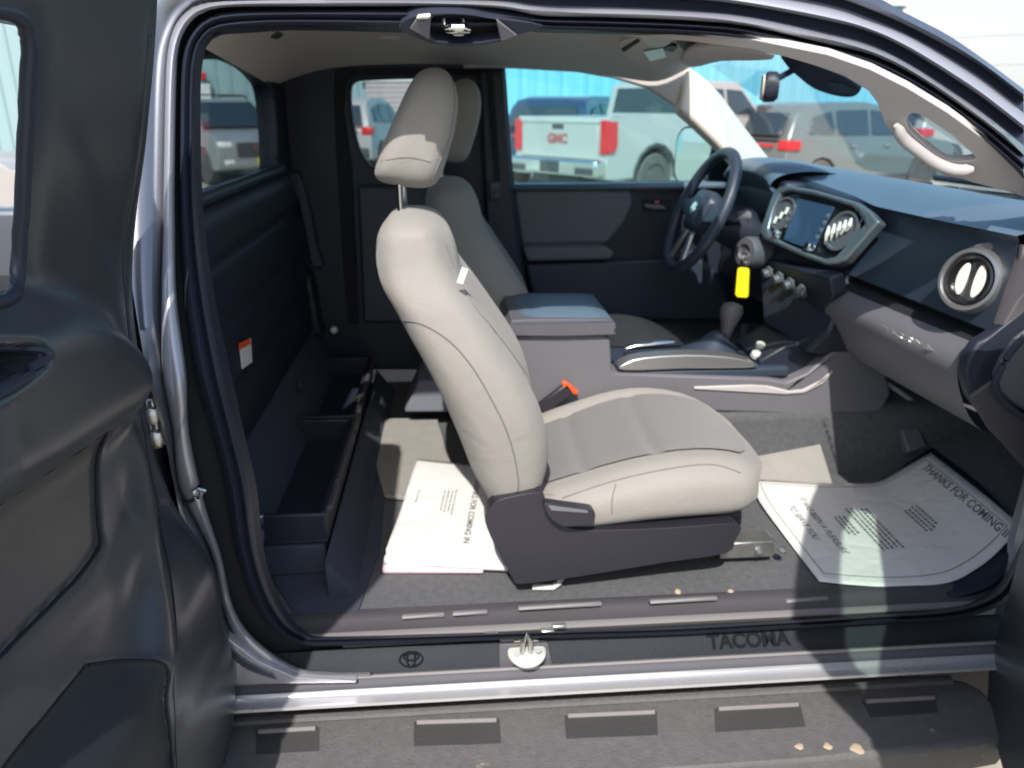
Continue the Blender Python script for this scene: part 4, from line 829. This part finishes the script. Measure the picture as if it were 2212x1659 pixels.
def compact(m_):
    used = sorted({k for f in m_.f for k in f}); ix = {k: n for n, k in enumerate(used)}
    o = MB(); o.v = [mb.v[k] for k in used]; o.f = [tuple(ix[k] for k in f) for f in m_.f]; return o
RD = compact(mb).build('rear_door', 'doortrim', T, ang=180)
for m_, n_, mt in zip(mbs, ('door_pocket_panel', 'door_pull_pocket', 'door_speaker_cover'), ('doorinsert', 'void', 'doorspeaker')): compact(m_).build(n_, mt, RD, ang=180)
def surf(y, z):
    i = int(np.clip(np.searchsorted(z_, z)-1, 0, nr_-1)); j = int(np.argmin(np.abs(ys_-y))); return XX[i, j]
def trimline(P_, r, m, name, closed=False, off=.001):
    pts = [Vector((surf(y, z)+off, y, z)) for y, z in resample(P_, 90) if y > -.64 and z_[0] < z < z_[-1]]
    if len(pts) > 3: MB().tube([(pts[max(0, k-1)]+pts[k]+pts[min(len(pts)-1, k+1)])/3 for k in range(len(pts))], r, 6, up=(1, 0, 0)).build(name, m, RD)
trimline(np.vstack([pocket, pocket[:1]]), .0022, 'void', 'pocket_seam'); trimline(np.vstack([spk, spk[:1]]), .0020, 'void', 'speaker_seam')
trimline(np.vstack([cup, cup[:1]]), .0042, 'rubber', 'pocket_rim', off=.004); trimline(seam_l, .0011, 'void', 'flange_seam', off=0.)
rim3 = [Vector((surf(y, z)-.002, y, z)) for y, z in wpoly if y > -.60]
MB().tube(rim3, .007, 10, up=(1, 0, 0)).build('door_window_seal', 'rubber', RD)
MB().prism([[Vector((xe(1.4)-.02, y, z)) for y, z in wpoly if y > -.72]], (-.004, 0, 0)).build('rear_door_window', 'glass_near', RD, smooth=False)
mb = MB()                                            # dotted ceramic border of the glass
wp_ = [(y, z) for y, z in wpoly if y > -.60]; wq = resample(wp_, 120)
cen = np.array([-.50, 1.38])
for i in range(len(wq)-1):
    t = wq[i+1]-wq[i]; nn_ = np.array([-t[1], t[0]]); nn_ /= np.linalg.norm(nn_)+1e-9
    if np.dot(nn_, cen-wq[i]) < 0: nn_ = -nn_
    for k in range(4):
        q = wq[i]+t*(.5*(k % 2))+nn_*(.0085+k*.0042); mb.disc((xe(1.4)-.0185, q[0], q[1]), (1, 0, 0), .0020-.0003*k, .0004, 6)
mb.build('glass_frit_dots', 'void', RD, smooth=False)
mb = MB()                                            # outer skin and the door's hollow edge
r0 = [Vector((xe(z)-.012, -.028, z)) for z in z_]; r1 = [Vector((xe(z)-.085, -.022, z)) for z in z_]; r2 = [Vector((xe(z)-.10, -.05, z)) for z in z_]
mb.grid([r0, r1, r2]); zlow = [z for z in z_ if z < 1.10]
mb.grid([[Vector((xe(z)-.10, -.05, z)) for z in zlow], [Vector((xe(z)-.10, -.66, z)) for z in zlow], [Vector((xe(z)-.0, -.66, z)) for z in zlow]])
mb.grid([[Vector((xe(z)-.10, -.05, z)) for z in z_ if z > 1.09], [Vector((xe(z)-.10, -.09, z)) for z in z_ if z > 1.09]])
mb.build('rear_door_skin', 'paint', RD)
# free end above the belt: window post and top frame
MB().loft([[Vector((xe(z)-a, y, z)) for a, y in ((.0, -.60), (.0, -.655), (.012, -.665), (.09, -.665), (.10, -.655), (.10, -.60))] for z in np.linspace(.52, 1.72, 26)]).build('rear_door_post', 'doortrim', RD, ang=50)
MB().loft([[Vector((xe(zz)-a, y, zz)) for a, zz in ((.0, 1.64), (.0, 1.72), (.05, 1.735), (.10, 1.72), (.10, 1.64))] for y in np.linspace(-.05, -.655, 12)]).build('rear_door_header', 'doortrim', RD, ang=50)
# latch hardware in the gap, check link
hg = WY(343, 905, .03)
HG = MB().box(hg, (.018, .05, .085)).build('door_hinge', 'metal', T, bevel=.006)
for dz in (-.022, .018): MB().lathe(hg+Vector((.0, -.028, dz)), (.3, -1, 0), [(.016, 0), (.015, .008), (.008, .012), (0, .012)], 6).build('hinge_bolt', 'metal', HG)
MB().tube([WB(418,1062,-.01), WB(430,1052,-.02), WB(440,1060,-.02), WB(432,1070,-.012), WB(418,1068,-.01)], .004, 8).build('door_check_clip', 'chrome', T)
MB().box(WB(405,1085,.0), (.05, .01, .006), Matrix.Rotation(-.5, 3, 'Y')).build('check_link', 'void', T)
MB().box((-.64, .04, .80), (.02, .10, .90)).build('pillar_void', 'void', T)

# ============================================================ PAPER MATS, KEY
def coons(top, bot, left, right, nu=26, nv=26):      # four 3D edges: top/bot run u, left/right run v (top -> bot)
    t = resample(top, nu); b = resample(bot, nu); l = resample(left, nv); r = resample(right, nv); rows = []
    for j in range(nv):
        v = j/(nv-1); row = []
        for i in range(nu):
            u = i/(nu-1); row.append((1-v)*t[i]+v*b[i]+(1-u)*l[j]+u*r[j]-((1-u)*(1-v)*t[0]+u*(1-v)*t[-1]+(1-u)*v*b[0]+u*v*b[-1]))
        rows.append(row)
    return rows
Z3 = lambda l: [np.array(WZ(x, y, z)) for x, y, z in sm(l, 5)]
pt = coons(Z3([(1622,1038,.622),(1660,1038,.622),(1750,1044,.622),(1850,1044,.622),(1900,1040,.624),(1950,1012,.655),(2010,978,.70)]),
           Z3([(1770,1256,.622),(1850,1264,.622),(1950,1268,.622),(2050,1258,.626),(2110,1228,.64),(2155,1192,.665),(2206,1136,.71)]),
           Z3([(1622,1038,.622),(1640,1082,.626),(1700,1165,.622),(1770,1256,.622)]),
           Z3([(2010,978,.70),(2070,1025,.705),(2140,1080,.71),(2206,1136,.71)]))
PM = MB().grid([[Vector(p) for p in r] for r in pt]).build('paper_floor_mat', 'paper', None, solid=.0012, ang=80)
tag(PM, 'white printed paper floor mat in the front footwell reading THANKS FOR COMING IN', 'paper mat')
def on_paper(grid, u, v):                            # u,v in 0..1
    n = len(grid); m = len(grid[0]); a = v*(n-1); b = u*(m-1); i = min(int(a), n-2); j = min(int(b), m-2); fa_, fb = a-i, b-j
    return Vector((1-fa_)*((1-fb)*grid[i][j]+fb*grid[i][j+1])+fa_*((1-fb)*grid[i+1][j]+fb*grid[i+1][j+1]))
def print_on(grid, txt, size, u0, v0, du, dv, name, par, bold=.0, m='ink', lift=.0012, lw=.62):
    # text runs along (du,dv); letters stand towards (-dv', ...) : map flat text to the sheet
    cu = bpy.data.curves.new('t', 'FONT'); cu.body = txt; cu.size = 1; cu.offset = bold
    ob = bpy.data.objects.new('t', cu); sc.collection.objects.link(ob); bpy.context.view_layer.update()
    me = bpy.data.meshes.new_from_object(ob.evaluated_get(bpy.context.evaluated_depsgraph_get()))
    mb = MB(); x = np.array([du[0], du[1]]); y = np.array([dv[0], dv[1]])
    mb.v = [on_paper(grid, *np.clip(np.array([u0, v0])+x*v.co.x*size+y*v.co.y*size, 0, 1))+Vector((0, 0, lift)) for v in me.vertices]
    mb.f = [tuple(p.vertices) for p in me.polygons]
    bpy.data.objects.remove(ob); bpy.data.curves.remove(cu); bpy.data.meshes.remove(me)
    o = mb.build(name, m, par, smooth=False); return o
# u runs toward the front (to T), v toward the viewer
print_on(pt, 'THANKS FOR COMING IN', .098, .905, .10, (0, .80), (.62, 0), 'printed_heading', PM, .02)
print_on(pt, 'IT HAS BEEN A PLEASURE', .064, .205, .20, (0, .75), (.7, 0), 'printed_slogan', PM, .01)
print_on(pt, 'TO SERVE YOU', .064, .125, .30, (0, .75), (.7, 0), 'printed_slogan', PM, .01)
def para(grid, u0, v0, n, par, lv=.26, st=.022):
    random.seed(int(u0*100))
    for i in range(n):
        mb = MB(); v = v0+random.random()*.02; ve = v0+lv-random.random()*.05
        while v < ve:
            l = .008+random.random()*.02; q = [on_paper(grid, u0-i*st+a, min(1, b))+Vector((0, 0, .0012)) for a, b in ((0, v), (0, v+l), (-.011, v+l), (-.011, v))]
            mb.add(q, [(0, 1, 2, 3)]); v += l+.007
        mb.build('printed_line', 'ink', par, smooth=False)
para(pt, .74, .36, 4, PM, .26); para(pt, .50, .30, 5, PM, .42, .024); para(pt, .36, .38, 3, PM, .22)
for a in ((.045, .05, .955, .05), (.955, .05, .955, .93), (.955, .93, .045, .93), (.045, .93, .045, .05)):
    P0 = [on_paper(pt, a[0]+(a[2]-a[0])*t, a[1]+(a[3]-a[1])*t)+Vector((0, 0, .0014)) for t in np.linspace(0, 1, 24)]
    MB().tube(P0, .0014, 5, flat=.3).build('printed_border', 'inkline', PM)
# black rubber mat below it
gm = coons(Z3([(1640,1036,.612),(1900,1036,.612),(1950,1008,.645),(2014,968,.69)]), Z3([(1762,1262,.612),(1790,1290,.612),(1900,1298,.612),(1990,1298,.612),(2080,1288,.622),(2160,1252,.645),(2225,1160,.695)]),
           Z3([(1640,1036,.612),(1700,1150,.612),(1762,1262,.612)]), Z3([(2014,968,.69),(2120,1050,.692),(2225,1160,.695)]))
RM = MB().grid([[Vector(p) for p in q] for q in gm]).build('rubber_floor_mat', 'black', None, solid=.006, ang=80)
tag(RM, 'black rubber floor mat lying under the front paper mat', 'floor mat')
# rear paper: sheet whose near edge is rolled under
def rp(t, k):                                        # t across (0 left .. 1 right under the seat), k along the profile
    far_ = Vector((-.108, .79, .632)).lerp(Vector((.16, .74, .622)), t); nearp = Vector((-.158, .305, .652)).lerp(Vector((.10, .265, .642)), t); R = .016-.005*t
    if k <= .8:
        s = k/.8; p = far_.lerp(nearp, s); p.z += .010*math.sin(math.pi*s)+.008*math.sin(2*math.pi*s+1)*(1-t)
        return p
    a = (k-.8)/.2*math.pi; return nearp+Vector((0, -R*math.sin(a)*1.2-.0, -R+R*math.cos(a)))
rg = [[np.array(rp(t, k)) for t in np.linspace(0, 1, 24)] for k in list(np.linspace(0, .8, 26))+list(np.linspace(.82, 1, 9))]
P2 = MB().grid([[Vector(p) for p in r] for r in rg]).build('paper_floor_mat', 'paper', None, solid=.0015, ang=80)
tag(P2, 'white paper mat with rolled pink-lined edge behind the near seat', 'paper mat')
und = []
for s in np.linspace(0, 1, 8):
    row = []
    for t in np.linspace(0, 1, 16):
        p = rp(t, 1.); row.append(p+Vector((0, .10*s, .002*s)))
    und.append(row)
MB().grid([[p+Vector((0, -.004, .0)) for p in und[0]]]+und).build('pink_underside', 'pink', P2)
rl = [rp(t, .90)+Vector((0, -.004, 0)) for t in np.linspace(0, 1, 20)]
MB().tube([rp(t, .86)+Vector((0, .0, -.004)) for t in np.linspace(-.01, 1, 20)], [.011-.003*t for t in np.linspace(0, 1, 20)], 12).build('rolled_edge', 'paper', P2)
MB().tube([rp(t, .97)+Vector((0, -.011+.004*t, .003)) for t in np.linspace(-.02, .8, 16)], [.0120-.007*t for t in np.linspace(0, 1, 16)], 10).build('rolled_edge_lining', 'pink', P2)
gs = rg[:26]
print_on(gs, 'THANKS FOR COMING IN', .082, .62, .22, (0, .70), (.9, 0), 'printed_heading', P2, .02)
for i in range(3):
    pass
para(gs, .47, .36, 4, P2, .28, .035); para(gs, .12, .38, 1, P2, .16)
# ignition key with a yellow tag
KEY = empty('ignition_key', WY(1612, 552, .97), 'ignition key hanging in the steering column with a bright yellow tag', 'key')
MB().tube([WY(1612, 551, .968)+Vector((-.016*math.cos(a)*.5, 0.016*math.cos(a)*.2, .016*math.sin(a)-.006)) for a in np.linspace(0, 2*math.pi, 20)[:-1]], .0035, 8, True).build('key_ring', 'chrome', KEY)
MB().box(WY(1613, 553, .975), (.02, .006, .014)).build('key_head', 'silver', KEY, bevel=.002)
slab('key_tag', [(1593,582),(1597,578),(1616,579),(1619,584),(1617,640),(1612,644),(1592,642),(1588,636)], Pl((1593,582,.955),(1616,579,.945),(1592,642,.955)), .004, 'yellow', KEY, bevel=.0015)

# ============================================================ OUTSIDE
# ground: lot falls away gently to the far left
rows = []
for x in list(range(-120, -2, 6))+list(range(-2, 130, 6)):
    rows.append([Vector((x, y, (0 if x > -3 or y < 4 else .028*(x+3)*min(1, (y-4)/8)))) for y in list(range(-90, 4, 8))+list(range(4, 40, 4))+[60, 100, 200]])
tag(MB().grid([[Vector((p.x, p.y, max(p.z, -.6))) for p in r] for r in rows]).build('ground', 'asphalt', None), kind='structure')
def gz(x, y): return 0 if x > -3 or y < 4 else max(-.6, .028*(x+3)*min(1, (y-4)/8))
# blue ribbed building
BY = 27
BX1 = WY(1925, 200, BY).x
BLD = empty('metal_building', (0, BY, 0), 'long light blue ribbed metal building behind the parked cars', 'building')
mb = MB(); x = -60.; pts = []
while x < BX1:
    pts += [(x, BY), (x+.28, BY), (x+.32, BY-.05), (x+.40, BY-.05), (x+.44, BY)]; x += .46
H_ = 4.8
ns = next(k for k in range(0, len(pts), 5) if pts[k][0] > WY(905, 200, BY).x)
for p_, m_ in ((pts[:ns+1], 'pale_wall'), (pts[ns:], 'blue_wall')): MB().grid([[Vector((a, b, -.8)) for a, b in p_], [Vector((a, b, H_)) for a, b in p_]]).build('ribbed_wall', m_, BLD, ang=20)
MB().box(((BX1-60)/2, BY+6, 1.95), (BX1+60-.2, 11.9, 5.5)).build('building_core', 'blue_wall', BLD)
MB().box(((BX1-60)/2, BY-.06, H_+.05), (BX1+60, .3, .25)).build('eaves_trim', 'wall_trim', BLD)
MB().box((BX1, BY-.04, 2.0), (.18, .14, 5.6)).build('corner_trim', 'wall_trim', BLD)
a = WY(789, 176, BY-.2); b = WY(905, 178, BY-.2); c = WY(806, 330, BY-.2)
MB().box(((a.x+b.x)/2, BY-.12, (a.z-.6)/2), (b.x-a.x, .10, a.z+.6)).build('shutter_door', 'shutter', BLD, bevel=.01)
MB().box(((a.x+b.x)/2, BY-.15, a.z+.08), (b.x-a.x+.3, .12, .16)).build('shutter_trim', 'wall_trim', BLD)
a = WY(442, 165, BY); MB().box((a.x, BY-.3, a.z), (.26, .2, .26)).build('red_reflection', 'tail', BLD, bevel=.03)  # red box added to imitate a red reflection in the rear window
a = WY(440, 222, BY); MB().box((a.x, BY-.2, a.z-.2), (.7, .2, 1.6)).build('side_door', 'wall_trim', BLD, bevel=.02)
# small white booth
k0 = WY(1276, 226, 22); k1 = WY(1322, 262, 22)
KB = MB().box(((k0.x+k1.x)/2, 22.4, k0.z/2), (k1.x-k0.x, .9, k0.z)).build('utility_booth', 'wall_trim', None, bevel=.03)
tag(KB, 'small white utility booth against the blue building beside the white pickup', 'booth')
MB().box(((k0.x+k1.x)/2, 21.9, k0.z-.22), ((k1.x-k0.x)*.5, .12, .22)).build('booth_window', 'carglass', KB)
# ---- vehicles
def wheels(par, xs, y0, y1, r=.36, z=.36, rimm='alloy', w_=.24):
    for x in xs:
        for y, s in ((y0, -1), (y1, 1)):
            Wt = MB().lathe((x, y-s*w_*.9, z), (0, s, 0), [(r*.60, 0), (r*.92, 0), (r, .03), (r, w_-.03), (r*.93, w_), (r*.64, w_+.002), (r*.62, w_-.02)], 32).build('wheel', 'tyre', par)
            mb = MB(); c = Vector((x, y-s*.02, z)); mb.lathe(c, (0, s, 0), [(r*.64, -.12), (r*.64, .02), (r*.58, .02), (r*.55, -.05), (0, -.05)], 30)
            for k in range(6):
                a = k*math.pi/3; d = Vector((math.cos(a), 0, math.sin(a))); t_ = Vector((-math.sin(a), 0, math.cos(a)))
                mb.loft([[c+d*q+t_*e+Vector((0, s*h, 0)) for e, h in ((-wq_, -.02), (wq_, -.02), (wq_, .012), (-wq_, .012))] for q, wq_ in ((.04, .035), (r*.6, .05))])
            mb.lathe(c, (0, s, 0), [(.06, -.03), (.06, .02), (0, .025)], 14); mb.build('rim', rimm, Wt)
def arcs(cx, r, z, n=9): return [(cx-r*math.cos(math.pi*k/(n-1)), z+r*math.sin(math.pi*k/(n-1))) for k in range(n)]
def body(par, prof, halfw, m, name, tumble=None, bevel=.04):
    # prof: side outline (x,z) ; extruded across; upper part leaned in
    mb = MB(); L = [[Vector((x, -halfw, z)) for x, z in prof]]; mb.prism(L, (0, 2*halfw, 0))
    for v in mb.v:
        if tumble and v.z > tumble[0]: v.y *= 1-tumble[1]*(v.z-tumble[0])
    return mb.build(name, m, par, bevel=bevel, seg=3)
def panel(par, pts, y, th, m, name, tumble=None, side=1, bevel=.01):
    mb = MB(); mb.prism([[Vector((x, y, z)) for x, z in pts]], (0, side*th, 0))
    for v in mb.v:
        if tumble and v.z > tumble[0]: v.y *= 1-tumble[1]*(v.z-tumble[0])
    return mb.build(name, m, par, bevel=bevel)
def suv(name, loc, rz, label, cat, paint, grp=None, front=True, L_=4.6, plate='gold_plate', rack=False, scale=1.):
    # local x forward, z up, origin at ground centre
    E_ = empty(name, (0, 0, 0), label, cat, grp); hw = .92; tb = (1.0, .26)
    low = [(-L_/2, .55), (-L_/2+.03, .35), (-1.85, .30)]+arcs(-1.38, .42, .34)+[(-.9, .27), (.95, .27)]+arcs(1.42, .42, .34)+[(1.95, .30), (L_/2-.05, .34), (L_/2, .55), (L_/2-.02, .85), (L_/2-.18, .98), (1.30, 1.08), (.95, 1.12), (-1.9, 1.12), (-L_/2+.02, 1.02)]
    body(E_, low, hw, paint, 'body', tb)
    top = [(-L_/2+.05, 1.05), (-2.02, 1.48), (-1.78, 1.64), (-1.2, 1.71), (-.2, 1.72), (.25, 1.64), (1.12, 1.08)]
    RF = body(E_, top, hw-.02, paint, 'cabin', (1.0, .30), .05)
    for s in (-1, 1):
        for q in ([(-1.10, 1.16), (-1.72, 1.18), (-1.62, 1.46), (-1.15, 1.55)], [(-1.02, 1.15), (-.22, 1.14), (-.22, 1.58), (-1.02, 1.57)], [(-.12, 1.14), (.78, 1.12), (.22, 1.54), (-.12, 1.58)]):
            panel(E_, q, s*(hw-.005), .02, 'carglass', 'side_window', (1.0, .30), s)
        panel(E_, [(-2.25, .30), (-1.9, .36), (-1.86, .30), (-.9, .30), (-.9, .40), (.95, .40), (.95, .27), (-.9, .24), (-1.85, .25)], s*hw, .025, 'cladding', 'side_cladding', None, s)
        panel(E_, [(-.7, .93), (-.55, .93), (-.55, .96), (-.7, .96)], s*hw, .03, 'silver', 'door_handle', None, s, .005); panel(E_, [(.2, .93), (.35, .93), (.35, .96), (.2, .96)], s*hw, .03, 'silver', 'door_handle', None, s, .005)
        MB().box((.72, s*(hw+.10), 1.14), (.12, .18, .13)).build('wing_mirror', paint, E_, bevel=.03, seg=3)
        MB().box((-L_/2+.16, s*(hw-.10), .98), (.34, .26, .17)).build('tail_lamp', 'tail', E_, bevel=.03)
        MB().box((L_/2-.22, s*(hw-.17), .82), (.42, .32, .13)).build('headlight', 'lamp', E_, bevel=.04)
        MB().box((L_/2-.10, s*(hw-.22), .50), (.2, .22, .09)).build('fog_lamp', 'lamp', E_, bevel=.02)
        if rack: MB().tube([Vector((x, s*.62, z)) for x, z in ((-1.6, 1.70), (-1.5, 1.78), (.1, 1.78), (.2, 1.70))], .022, 8).build('roof_rail', 'cladding', E_)
    if rack:
        for x in (-1.1, -.2): MB().box((x, 0, 1.80), (.06, 1.3, .03)).build('cross_bar', 'cladding', E_)
    def face(pts, m, n_, d=.02): return MB().prism([[Vector(p) for p in pts]], d if isinstance(d, tuple) else (d, 0, 0)).build(n_, m, E_, bevel=.008)
    face([(1.12, -.76, 1.13), (1.12, .76, 1.13), (.34, .64, 1.62), (.34, -.64, 1.62)], 'carglass', 'windscreen', (.03, 0, .03))
    face([(-L_/2-.0, -.72, 1.14), (-L_/2-.0, .72, 1.14), (-2.0, .62, 1.52), (-2.0, -.62, 1.52)], 'carglass', 'rear_screen', (-.03, 0, .02))
    MB().box((L_/2-.02, 0, .72), (.07, 1.05, .30)).build('grille', 'cladding', E_, bevel=.02)
    MB().box((L_/2-.01, 0, .42), (.09, 1.6, .12)).build('front_bumper', 'silver', E_, bevel=.03)
    text_mb('GMC', .2, (L_/2+.022, -.2, .72), (0, 1, 0), (0, 0, 1), .004).build('grille_lettering', 'redletter', E_, smooth=False)
    MB().box((L_/2+.03, 0, .50), (.02, .30, .15)).build('front_plate', plate, E_)
    MB().box((-L_/2-.0, 0, .50), (.10, 1.7, .22)).build('rear_bumper', 'cladding', E_, bevel=.04)
    MB().box((-L_/2-.02, 0, .98), (.04, 1.2, .05)).build('tail_light_bar', 'tail', E_)
    MB().box((-L_/2-.03, 0, .78), (.02, .32, .16)).build('rear_plate', plate, E_)
    wheels(E_, (-1.38, 1.42), -hw+.02, hw-.02)
    E_.location = loc; E_.rotation_euler = (0, 0, rz); E_.scale = (scale,)*3
    return E_
def pickup(name, loc, rz, label, paint, grp=None):
    E_ = empty(name, (0, 0, 0), label, 'pickup truck', grp); hw = 1.0
    low = [(-2.95, .62), (-2.93, .50), (-2.35, .50)]+arcs(-1.82, .50, .44)+[(-1.2, .45), (1.3, .45)]+arcs(1.92, .50, .44)+[(2.5, .48), (2.85, .5), (2.9, .9), (2.82, 1.22), (1.5, 1.32), (1.2, 1.34), (-.82, 1.34), (-.85, 1.38), (-2.9, 1.38), (-2.95, 1.30)]
    body(E_, low, hw, paint, 'body', (1.0, .10), .03)
    cab = [(-.85, 1.30), (-.80, 1.86), (-.65, 1.93), (.65, 1.92), (1.40, 1.34)]
    body(E_, cab, hw-.05, paint, 'cabin', (1.3, .22), .05)
    for s in (-1, 1):
        for q in ([(-.68, 1.40), (.10, 1.40), (.10, 1.80), (-.66, 1.80)], [(.20, 1.40), (1.12, 1.40), (.66, 1.78), (.20, 1.80)]): panel(E_, q, s*(hw-.045), .02, 'carglass', 'side_window', (1.3, .22), s)
        panel(E_, [(-2.97, .88), (-2.83, .88), (-2.76, 1.0), (-2.74, 1.32), (-2.97, 1.32)], s*(hw-.005), .02, 'tail', 'tail_lamp', (1.0, .10), s)
        MB().box((-2.955, s*(hw-.08), 1.10), (.05, .15, .48)).build('tail_lamp', 'tail', E_, bevel=.015)
        MB().box((1.0, s*(hw+.14), 1.42), (.14, .24, .26)).build('wing_mirror', 'cladding', E_, bevel=.04)
        for x in (-.35, .45): MB().box((x, s*(hw-.0), 1.22), (.18, .04, .04)).build('door_handle', 'chrome', E_, bevel=.01)
        panel(E_, [(x, z) for x, z in arcs(-1.82, .56, .44)]+[(x, z) for x, z in reversed(arcs(-1.82, .50, .44))], s*(hw-.01), .03, 'cladding', 'wheel_arch', None, s)
        panel(E_, arcs(1.92, .56, .44)+list(reversed(arcs(1.92, .50, .44))), s*(hw-.01), .03, 'cladding', 'wheel_arch', None, s)
        MB().box((2.82, s*.78, 1.02), (.14, .36, .26)).build('headlight', 'lamp', E_, bevel=.03)
    TG = MB().box((-2.965, 0, 1.06), (.05, 1.62, .56)).build('tailgate', paint, E_, bevel=.02)
    MB().box((-2.975, 0, 1.31), (.05, 1.64, .05)).build('tailgate_cap', paint, TG, bevel=.015)
    MB().box((-2.994, 0, 1.24), (.01, .24, .07)).build('tailgate_handle', 'cladding', TG, bevel=.004)
    text_mb('GMC', .19, (-2.992, .22, 1.00), (0, -1, 0), (0, 0, 1), .004, .01).build('tailgate_lettering', 'redletter', TG, smooth=False)
    RB = MB().box((-3.05, 0, .66), (.24, 1.9, .24)).build('rear_bumper', 'chrome', E_, bevel=.05, seg=3)
    MB().box((-3.175, 0, .66), (.02, .40, .17)).build('plate_recess', 'cladding', RB, bevel=.005)
    for s in (-1, 1): MB().box((-3.175, s*.72, .62), (.02, .36, .10)).build('bumper_step', 'cladding', RB, bevel=.02)
    MB().box((-2.9, 0, .48), (.3, 1.0, .14)).build('tow_hitch', 'cladding', E_, bevel=.02)
    MB().prism([[Vector((-.83, -.76, 1.42)), Vector((-.83, .76, 1.42)), Vector((-.80, .68, 1.82)), Vector((-.80, -.68, 1.82))]], (-.02, 0, 0)).build('rear_screen', 'carglass', E_, bevel=.01)
    MB().prism([[Vector((1.40, -.80, 1.36)), Vector((1.40, .80, 1.36)), Vector((.72, .70, 1.86)), Vector((.72, -.70, 1.86))]], (.03, 0, .03)).build('windscreen', 'carglass', E_, bevel=.01)
    MB().box((2.88, 0, .95), (.10, 1.25, .42)).build('grille', 'chrome', E_, bevel=.03)
    MB().box((2.92, 0, .60), (.2, 1.95, .22)).build('front_bumper', 'chrome', E_, bevel=.05)
    MB().box((-.80, 0, 1.925), (.06, .5, .035)).build('brake_lamp', 'tail', E_, bevel=.01)
    wheels(E_, (-1.82, 1.92), -hw+.02, hw-.02, .42, .42, w_=.28)
    E_.location = loc; E_.rotation_euler = (0, 0, rz); return E_
def place(px, Ydist, local, rz, ground=True):        # put the local point on the sight line's azimuth at that distance
    p = WY(px, 300, Ydist); c, s = math.cos(rz), math.sin(rz)
    x = p.x-(local[0]*c-local[1]*s); y = Ydist-(local[0]*s+local[1]*c); return (x, y, gz(p.x, Ydist))
G = 'vehicles parked in front of the blue building'
rz = math.radians(38); pickup('white_pickup_truck', place(1311, 10.4, (-3.0, -1.0), rz), rz, 'white pickup truck parked tail toward the driver window, red tail lamps', 'white_paint', G)
rz = math.radians(22); suv('hatchback_suv', place(1700, 11.6, (-2.2, -.9), rz), rz, 'silver grey SUV with red tail lamp seen through the windshield', 'SUV', 'greysuv_paint', G, scale=.93)
rz = math.radians(-55); suv('parked_suv', place(482, 15.5, (2.2, -.75), rz), rz, 'grey SUV with roof rails facing right, seen through the cab rear window', 'SUV', 'silver_paint', G, rack=True)
rz = math.radians(62); suv('dark_suv', place(1113, 14.8, (-2.2, .6), rz), rz, 'dark blue SUV behind the tailgate of the white pickup', 'SUV', 'navy_paint', G)
rz = math.radians(15); suv('white_hatchback', place(2010, 15.5, (-2.0, -.9), rz), rz, 'white car seen through the opening of the grab handle', 'car', 'white_paint', G)
rz = math.radians(15); suv('white_suv', place(24, 8.2, (2.28, -.9), rz), rz, 'white vehicle at the left edge seen through the open rear door window', 'car', 'white_paint', G)
rz = math.radians(80); suv('white_suv', place(812, 21.5, (1.5, 0), rz), rz, 'white car seen through the far side quarter window', 'car', 'white_paint', G)
# kerb strip and power lines, small bollard light
tag(MB().box((-8, 12.4, -.05), (16, .25, .35)).build('kerb', 'kerb', None, bevel=.03), kind='structure')
for i, (ya, yb) in enumerate(((92, 70), (150, 138))):
    pth = [WY(1900+60*k, ya+(yb-ya)*k/7+(2*(k/7)*(1-k/7))*-4, 45) for k in range(-3, 12)]
    tag(MB().tube(pth, .012, 6).build('power_line', 'wire', None), ('upper' if i == 0 else 'lower')+' thin dark power line crossing the pale sky at top right', 'power line', 'power lines in the sky')
# distant trees just over the roof line at the right
def tree(px, Y, h, r, label):
    p = WY(px, 200, Y); E_ = empty('tree', (p.x, Y, 0), label, 'tree', 'distant trees at right'); mb = MB()
    MB().tube([Vector((p.x, Y, 0)), Vector((p.x+.2, Y, h*.5)), Vector((p.x, Y, h*.8))], [.25, .18, .06], 8).build('trunk', 'shutter', E_)
    random.seed(px)
    for i in range(900):
        a = random.random()*6.28; q = random.random()**.5; zz = random.random(); rad = r*q*(.5+.8*math.sin(math.pi*min(1, zz*.9+.1)))
        c = Vector((p.x+rad*math.cos(a), Y+rad*math.sin(a), h*(.4+.6*zz))); s_ = .12+.12*random.random()
        n = Vector((random.gauss(0, 1), random.gauss(0, 1), random.gauss(0, 1))).normalized(); u = n.orthogonal().normalized()*s_*2; v = n.cross(u)*.6
        mb.add([c-u, c-v, c+u, c+v], [(0, 1, 2, 3)])
    mb.build('crown', 'leaf', E_, smooth=False)
mat('leaf', (.10, .16, .04), .6, var=.4, vscale=2)
